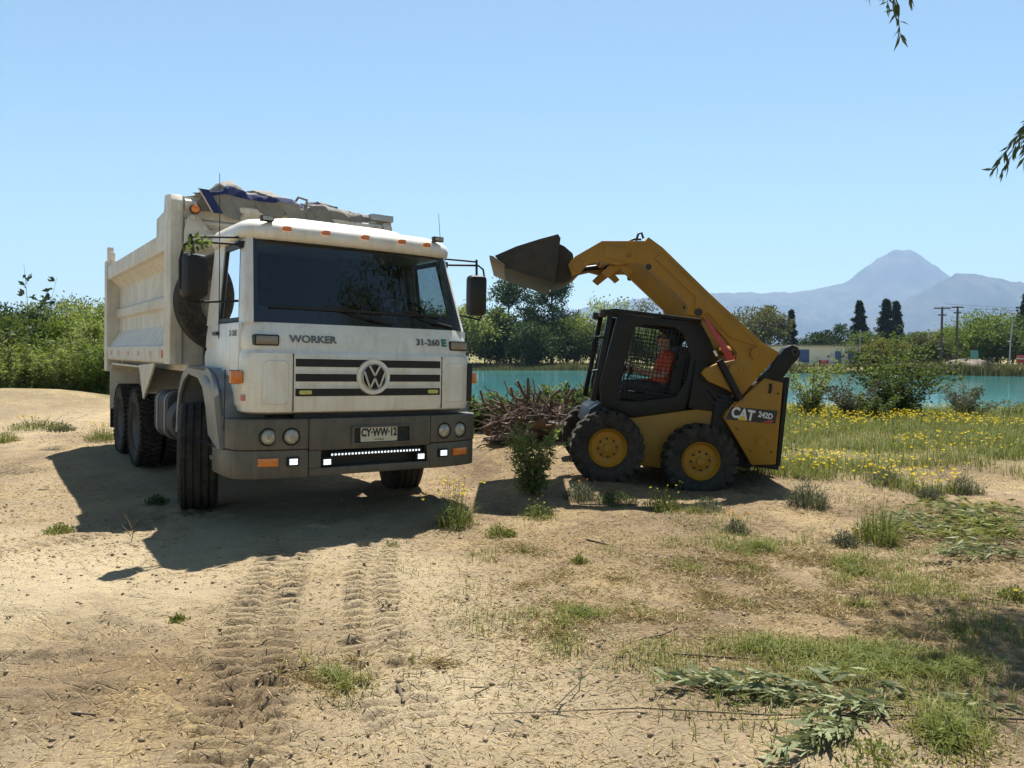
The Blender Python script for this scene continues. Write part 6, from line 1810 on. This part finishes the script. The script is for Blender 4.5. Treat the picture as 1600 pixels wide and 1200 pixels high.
for q in (-0.55, 0.55):
    MB().box(q - 0.05, q + 0.05, -0.32, 0.32, 0.0, 0.82).build('corner_post', 'red', rc)

def pole(px, D, top, label, cross):
    X, Yp, z = fpos(px, D)
    H = top_z(top, D) - z
    p = thing('utility_pole', label, 'utility pole', (X, Yp, z), (0, 0, 0), 'utility poles across the lake')
    MB().tube([(0, 0, -0.2), (0, 0, H)], 0.19, 10, 0.12).build('shaft', 'pole', p)
    for zz, w in cross:
        ca_ = MB().box(-w, w, -0.06, 0.06, H - zz - 0.07, H - zz + 0.07).build('crossarm', 'pole', p)
        for k in (-0.9, -0.4, 0.4, 0.9):
            MB().lathe([(0.07, 0.0), (0.07, 0.06), (0.14, 0.07), (0.2, 0.04), (0.22, 0.0)], 8, axis=2, c=(w * k, 0, H - zz)).build('insulator', 'galv', ca_)
    return X, Yp, z + H
A = pole(1470, 95, 480, 'left utility pole with wide crossarm across the lake', ((0.15, 1.0), (1.0, 0.5)))
B = pole(1494, 95, 479, 'right utility pole with crossarm across the lake', ((0.12, 0.7), (0.8, 0.45)))
X, D_, z_ = fpos(1343, 106)
mp_ = thing('thin_pole', 'thin grey pole at the right end of the building', 'pole', (X, D_, z_))
MB().tube([(0, 0, 0), (0, 0, top_z(517, 106) - z_)], 0.06, 8, 0.045).build('shaft', 'galv', mp_)
MB().lathe([(0.0, 0.0), (0.0, 0.10), (0.05, 0.10), (0.07, 0.0)], 10, axis=2, c=(0, 0, top_z(517, 106) - z_)).build('cap', 'galv', mp_)
for k, off in enumerate((-0.85, 0.0, 0.85)):
    w = MB()
    pts = []
    for q in range(13):
        f = q / 12
        pts.append((A[0] + off * 0.3 + (B[0] + 30 - A[0]) * f, A[1] + 6 * f, A[2] - 0.1 - 2.0 * math.sin(PI * f) * 0.25))
    w.tube(pts, 0.012, 4)
    wo = w.build('power_line', 'black')
    tag(wo, ['lowest', 'middle', 'upper'][k] + ' power line running right from the utility poles', 'cable', 'power lines from the utility poles')
    wo.location.z += 0.35 * k - 0.2
X, D_, z_ = fpos(1577, 90)
H = top_z(495, 90) - z_
lp = thing('street_lamp', 'slender curved street lamp at the right across the lake', 'street lamp', (X, D_, z_))
MB().tube([(0, 0, 0), (0.05, 0, H * 0.5), (0.25, 0, H * 0.93), (0.15, 0, H), (-0.35, 0, H + 0.03)], 0.08, 8, 0.045).build('post', 'galv', lp, smooth=60)
MB().prism(rrect(-0.75, -0.3, H - 0.06, H + 0.06, 0.05), 1, -0.12, 0.12).build('lamp_head', 'galv', lp)
MB().box(-0.25, 0.05, -0.08, 0.08, H * 0.50, H * 0.50 + 0.12).build('lower_lamp', 'decalwhite', lp, bevel=0.02)
X, D_, z_ = fpos(1522, 92)
sg_ = thing('shore_sign', 'small teal sign on posts below the lush green tree', 'sign', (X, D_, z_))
MB().box(-0.45, 0.45, -0.03, 0.03, 1.0, 2.0).build('board', 'teal', sg_, bevel=0.01)
for q in (-0.4, 0.4):
    MB().tube([(q, 0.05, 0), (q, 0.05, 1.0)], 0.04, 6).build('post', 'galv', sg_)
X, D_, z_ = fpos(1511, 86)
hp = MB()
vs = []
for j in range(10):
    for i in range(28):
        a = 2 * PI * i / 28; b = PI / 2 * j / 9
        f = 1 + 0.4 * float(fbm(np.array([math.cos(a) * 2 + 2]), np.array([math.sin(a) * 2 + b]), 3)[0])
        vs.append((2.6 * math.cos(a) * math.cos(b) * f, 1.6 * math.sin(a) * math.cos(b) * f, 1.1 * math.sin(b) ** 0.8 * f - 0.1))
hp.add(vs, [(j * 28 + i, j * 28 + (i + 1) % 28, (j + 1) * 28 + (i + 1) % 28, (j + 1) * 28 + i) for j in range(9) for i in range(28)])
ho = hp.build('rubble_heap', 'thatch', smooth=35)
ho.location = (X, D_, z_)
tag(ho, 'pale heap of rubble on the far shore below the poles', 'heap')
X, D_, z_ = fpos(1602, 92)
rt = thing('red_trailer', 'small red trailer at the right edge across the lake', 'trailer', (X, D_, z_))
MB().box(-0.7, 1.2, -0.6, 0.6, 0.5, 1.35).build('body', 'red', rt, bevel=0.03)
MB().box(-0.72, 1.22, -0.615, 0.615, 0.95, 1.08).build('stripe', 'decalwhite', rt)
for q in (-0.3, 0.8):
    MB().lathe([(-0.66, 0.0), (-0.66, 0.28), (-0.52, 0.3), (-0.52, 0.0)], 16, axis=1, c=(q, 0, 0.3)).build('wheel', 'rubber', rt)
# reeds along the far waterline
n = 9000
rx = rng.uniform(-14, 62, n)
ry = far_shore(rx) + 1.0 + rng.normal(size=n) * 0.9
hh_ = 0.55 + 0.9 * np.clip(fbm(rx / 6, ry * 0 + 4, 3) + 0.1, 0, 1) + 0.9 * np.exp(-((rx - 47) / 5.0) ** 2)
P = np.stack([rx, ry, np.maximum(hgt(rx, ry), WATER_Z - 0.1)], -1)
rd = blades('shore_reeds', P, hh_ * rng.uniform(0.6, 1.1, n), 0.09, 'reed', rng, 0.4)
tag(rd, 'reeds and grass fringing the far waterline', 'reeds', kind='stuff')
n = 9000
rx = rng.uniform(-16, 70, n); ry = far_shore(rx) + 3 + 12 * rng.random(n)
P = np.stack([rx, ry, hgt(rx, ry)], -1)
bk2 = blades('far_bank_grass', P, rng.uniform(0.2, 0.6, n), 0.12, 'reed', rng, 0.8)
tag(bk2, 'dry grass on the far bank', 'grass', kind='stuff')

# ------------------------------------------------------------------ willow whose twigs hang into the picture at top right
WX_, WY_ = 7.8, 4.6
wl = thing('willow_tree', 'willow tree whose hanging twigs reach into the top right corner', 'tree', (WX_, WY_, gz(WX_, WY_) - 0.05))
wrng = np.random.default_rng(9)
tm = MB(); P = []; Dv = []; LF = []
tm.tube([(0, 0, 0), (0.1, 0, 1.5), (-0.15, 0.1, 3.2), (-0.3, 0.2, 5.0)], 0.28, 12, 0.16)
limbs = []
for k in range(13):
    a = 2 * PI * k / 13 + wrng.uniform(-0.2, 0.2)
    ln = wrng.uniform(1.8, 3.4)
    if math.cos(a) < -0.4: ln = wrng.uniform(2.6, 3.6)
    p0 = Vector((-0.2, 0.15, wrng.uniform(3.0, 4.8)))
    p1 = p0 + Vector((math.cos(a) * ln * 0.5, math.sin(a) * ln * 0.5, 1.7)); p2 = p0 + Vector((math.cos(a) * ln, math.sin(a) * ln, wrng.uniform(2.4, 5.6)))
    tm.tube([p0, p1, p2], 0.10, 8, 0.035)
    limbs.append((p0, p1, p2))
limbs.append((Vector((-0.3, 0.2, 4.6)), Vector((-2.6, 1.4, 6.2)), Vector((-4.7, 2.45, 6.35))))
tm.tube(limbs[-1], 0.09, 8, 0.03)
for k in range(4):
    a_w = wrng.uniform(0, 2 * PI); b_w = Vector((-0.3 + wrng.normal() * 0.3, 0.2, 4.8)); e_w = Vector((math.cos(a_w) * 1.6 - 0.6, math.sin(a_w) * 1.6, wrng.uniform(8.5, 10.5)))
    limbs.append((b_w, b_w.lerp(e_w, 0.5) + Vector((0, 0, 0.5)), e_w)); tm.tube(limbs[-1], 0.10, 8, 0.03)
def strand(p, dx, dy, ln, leafy=1.0):
    pts = [p + Vector((dx * f * (1 - 0.35 * f), dy * f * (1 - 0.35 * f), 0.12 * math.sin(PI * min(1, f * 2)) * (f < .5) - ln * f ** 1.25)) for f in (0, 0.2, 0.4, 0.6, 0.8, 1.0)]
    tm.tube(pts, 0.008, 4, 0.002)
    for i in range(5):
        for q in range(int(9 * leafy)):
            pp = pts[i].lerp(pts[i + 1], wrng.random())
            d = (pts[i + 1] - pts[i]).normalized()
            P.append(pp); Dv.append(d * 0.8 + Vector(wrng.normal(size=3)) * 0.55 + Vector((0, 0, -0.35))); LF.append(wrng.uniform(0.06, 0.12))
for p0, p1, p2 in limbs:
    for k in range(26):
        f = wrng.uniform(0.25, 1.0)
        b = (p0.lerp(p1, f * 2) if f < 0.5 else p1.lerp(p2, f * 2 - 1)) + Vector(wrng.normal(size=3)) * 0.25
        wxp = b.x + WX_
        # strands over the yard stay high, above the picture
        a = wrng.uniform(0, 2 * PI)
        ln = wrng.uniform(0.8, 2.4)
        if wxp < 5.4: ln = min(ln, max(0.3, b.z - 5.4))
        strand(b, math.cos(a) * 0.5, math.sin(a) * 0.5, ln)
base = Vector((WX_, WY_, gz(WX_, WY_) - 0.05))
def to_tip(px, py, D, up, dx, leafy=1.3):
    """a strand ending at this spot of the place"""
    tip = Vector(((px - 800) / 1200 * D, D, top_z(py, D))) - base
    s = tip + Vector((dx, 0.15, up))
    pts = [s.lerp(tip, f) + Vector((0, 0, 0.10 * math.sin(PI * f))) for f in (0, 0.2, 0.4, 0.6, 0.8, 1.0)]
    tm.tube(pts, 0.006, 4, 0.0015)
    for i in range(5):
        for q in range(int(13 * leafy)):
            pp = pts[i].lerp(pts[i + 1], wrng.random()); d = (pts[i + 1] - pts[i]).normalized()
            P.append(pp); Dv.append(d * 0.9 + Vector(wrng.normal(size=3)) * 0.42 + Vector((0, 0, -0.35))); LF.append(wrng.uniform(0.07, 0.125))
for a in ((1396, 70, 5.6, 1.2, -0.12, 1.1), (1388, 40, 5.6, 0.9, -0.05, 1.0), (1374, 28, 5.6, 0.9, 0.1, 0.9), (1408, 6, 5.6, 0.8, 0.2, 0.9), (1346, 6, 5.6, 0.7, 0.15, 0.7), (1597, 40, 5.2, 1.0, 0.1, 1.0), (1543, 270, 5.0, 0.75, 0.75, 1.5), (1556, 272, 5.0, 0.7, 0.7, 0.9), (1592, 250, 5.0, 0.6, 0.35, 1.4), (1575, 235, 5.0, 0.55, 0.55, 1.3)):
    to_tip(*a)
leaf_obj('crown', np.array([tuple(p) for p in P]), np.array([tuple(d) for d in Dv]), np.array(LF), np.array(LF) * 0.2, 'willow', wl, wrng)
# denser inner foliage
q = []
for p0, p1, p2 in limbs:
    for k in range(900):
        f = wrng.uniform(0.3, 1.05)
        b = (p0.lerp(p1, f * 2) if f < 0.5 else p1.lerp(p2, min(1.0, f * 2 - 1)))
        q.append(np.array(b) + wrng.normal(size=3) * np.array([0.45, 0.45, 0.35]))
q = np.array(q)
q = np.concatenate([q, np.array([-4.70, 2.4, 6.45]) + wrng.normal(size=(1300, 3)) * np.array([0.32, 0.45, 0.2])])
q = q[(q[:, 0] + WX_ > 4.6) | (q[:, 2] > 5.9)]
leaf_obj('inner_leaves', q, wrng.normal(size=(len(q), 3)) + np.array([0, 0, -0.5]), 0.16, 0.05, 'willow', wl, wrng)
tm.build('trunk', 'barkgrey', wl, smooth=60)
# sprig of leaves caught in the mirror bracket of the truck
sp = thing('leaf_sprig', 'small green leaf sprig caught on the left mirror bracket', 'sprig', (-1.289, 6.991, 0.041), (0, R(1.46), R(35.04)))
MB().tube([(-1.50, 0.42, 2.30), (-1.47, 0.40, 2.42), (-1.40, 0.38, 2.47)], 0.004, 5).build('stem', 'twig', sp)
pp = np.array([(-1.50, 0.41, 2.36), (-1.52, 0.40, 2.40), (-1.46, 0.40, 2.42), (-1.43, 0.38, 2.44), (-1.38, 0.37, 2.46), (-1.40, 0.38, 2.41), (-1.48, 0.40, 2.45), (-1.54, 0.41, 2.37)])
leaf_obj('leaves', np.repeat(pp, 4, 0) + wrng.normal(size=(32, 3)) * 0.02, wrng.normal(size=(32, 3)), 0.07, 0.03, 'lush', sp, wrng)

# ------------------------------------------------------------------ the air: haze that turns the far mountains blue
hz = bpy.data.materials.new('haze_air')
hz.use_nodes = True
hn = hz.node_tree
hn.nodes.clear()
ho_ = hn.nodes.new('ShaderNodeOutputMaterial')
hv_ = hn.nodes.new('ShaderNodeVolumePrincipled')
hv_.inputs['Color'].default_value = (0.46, 0.66, 0.97, 1)
hv_.inputs['Density'].default_value = 0.00012
hv_.inputs['Anisotropy'].default_value = 0.0
hn.links.new(hv_.outputs[0], ho_.inputs['Volume'])
M['haze'] = hz
haze = MB().box(-5800, 5800, -380, 9000 - 20, -14, 1150).build('haze', 'haze', smooth=0)
tag(haze, 'pale blue haze filling the air', 'haze', kind='stuff')
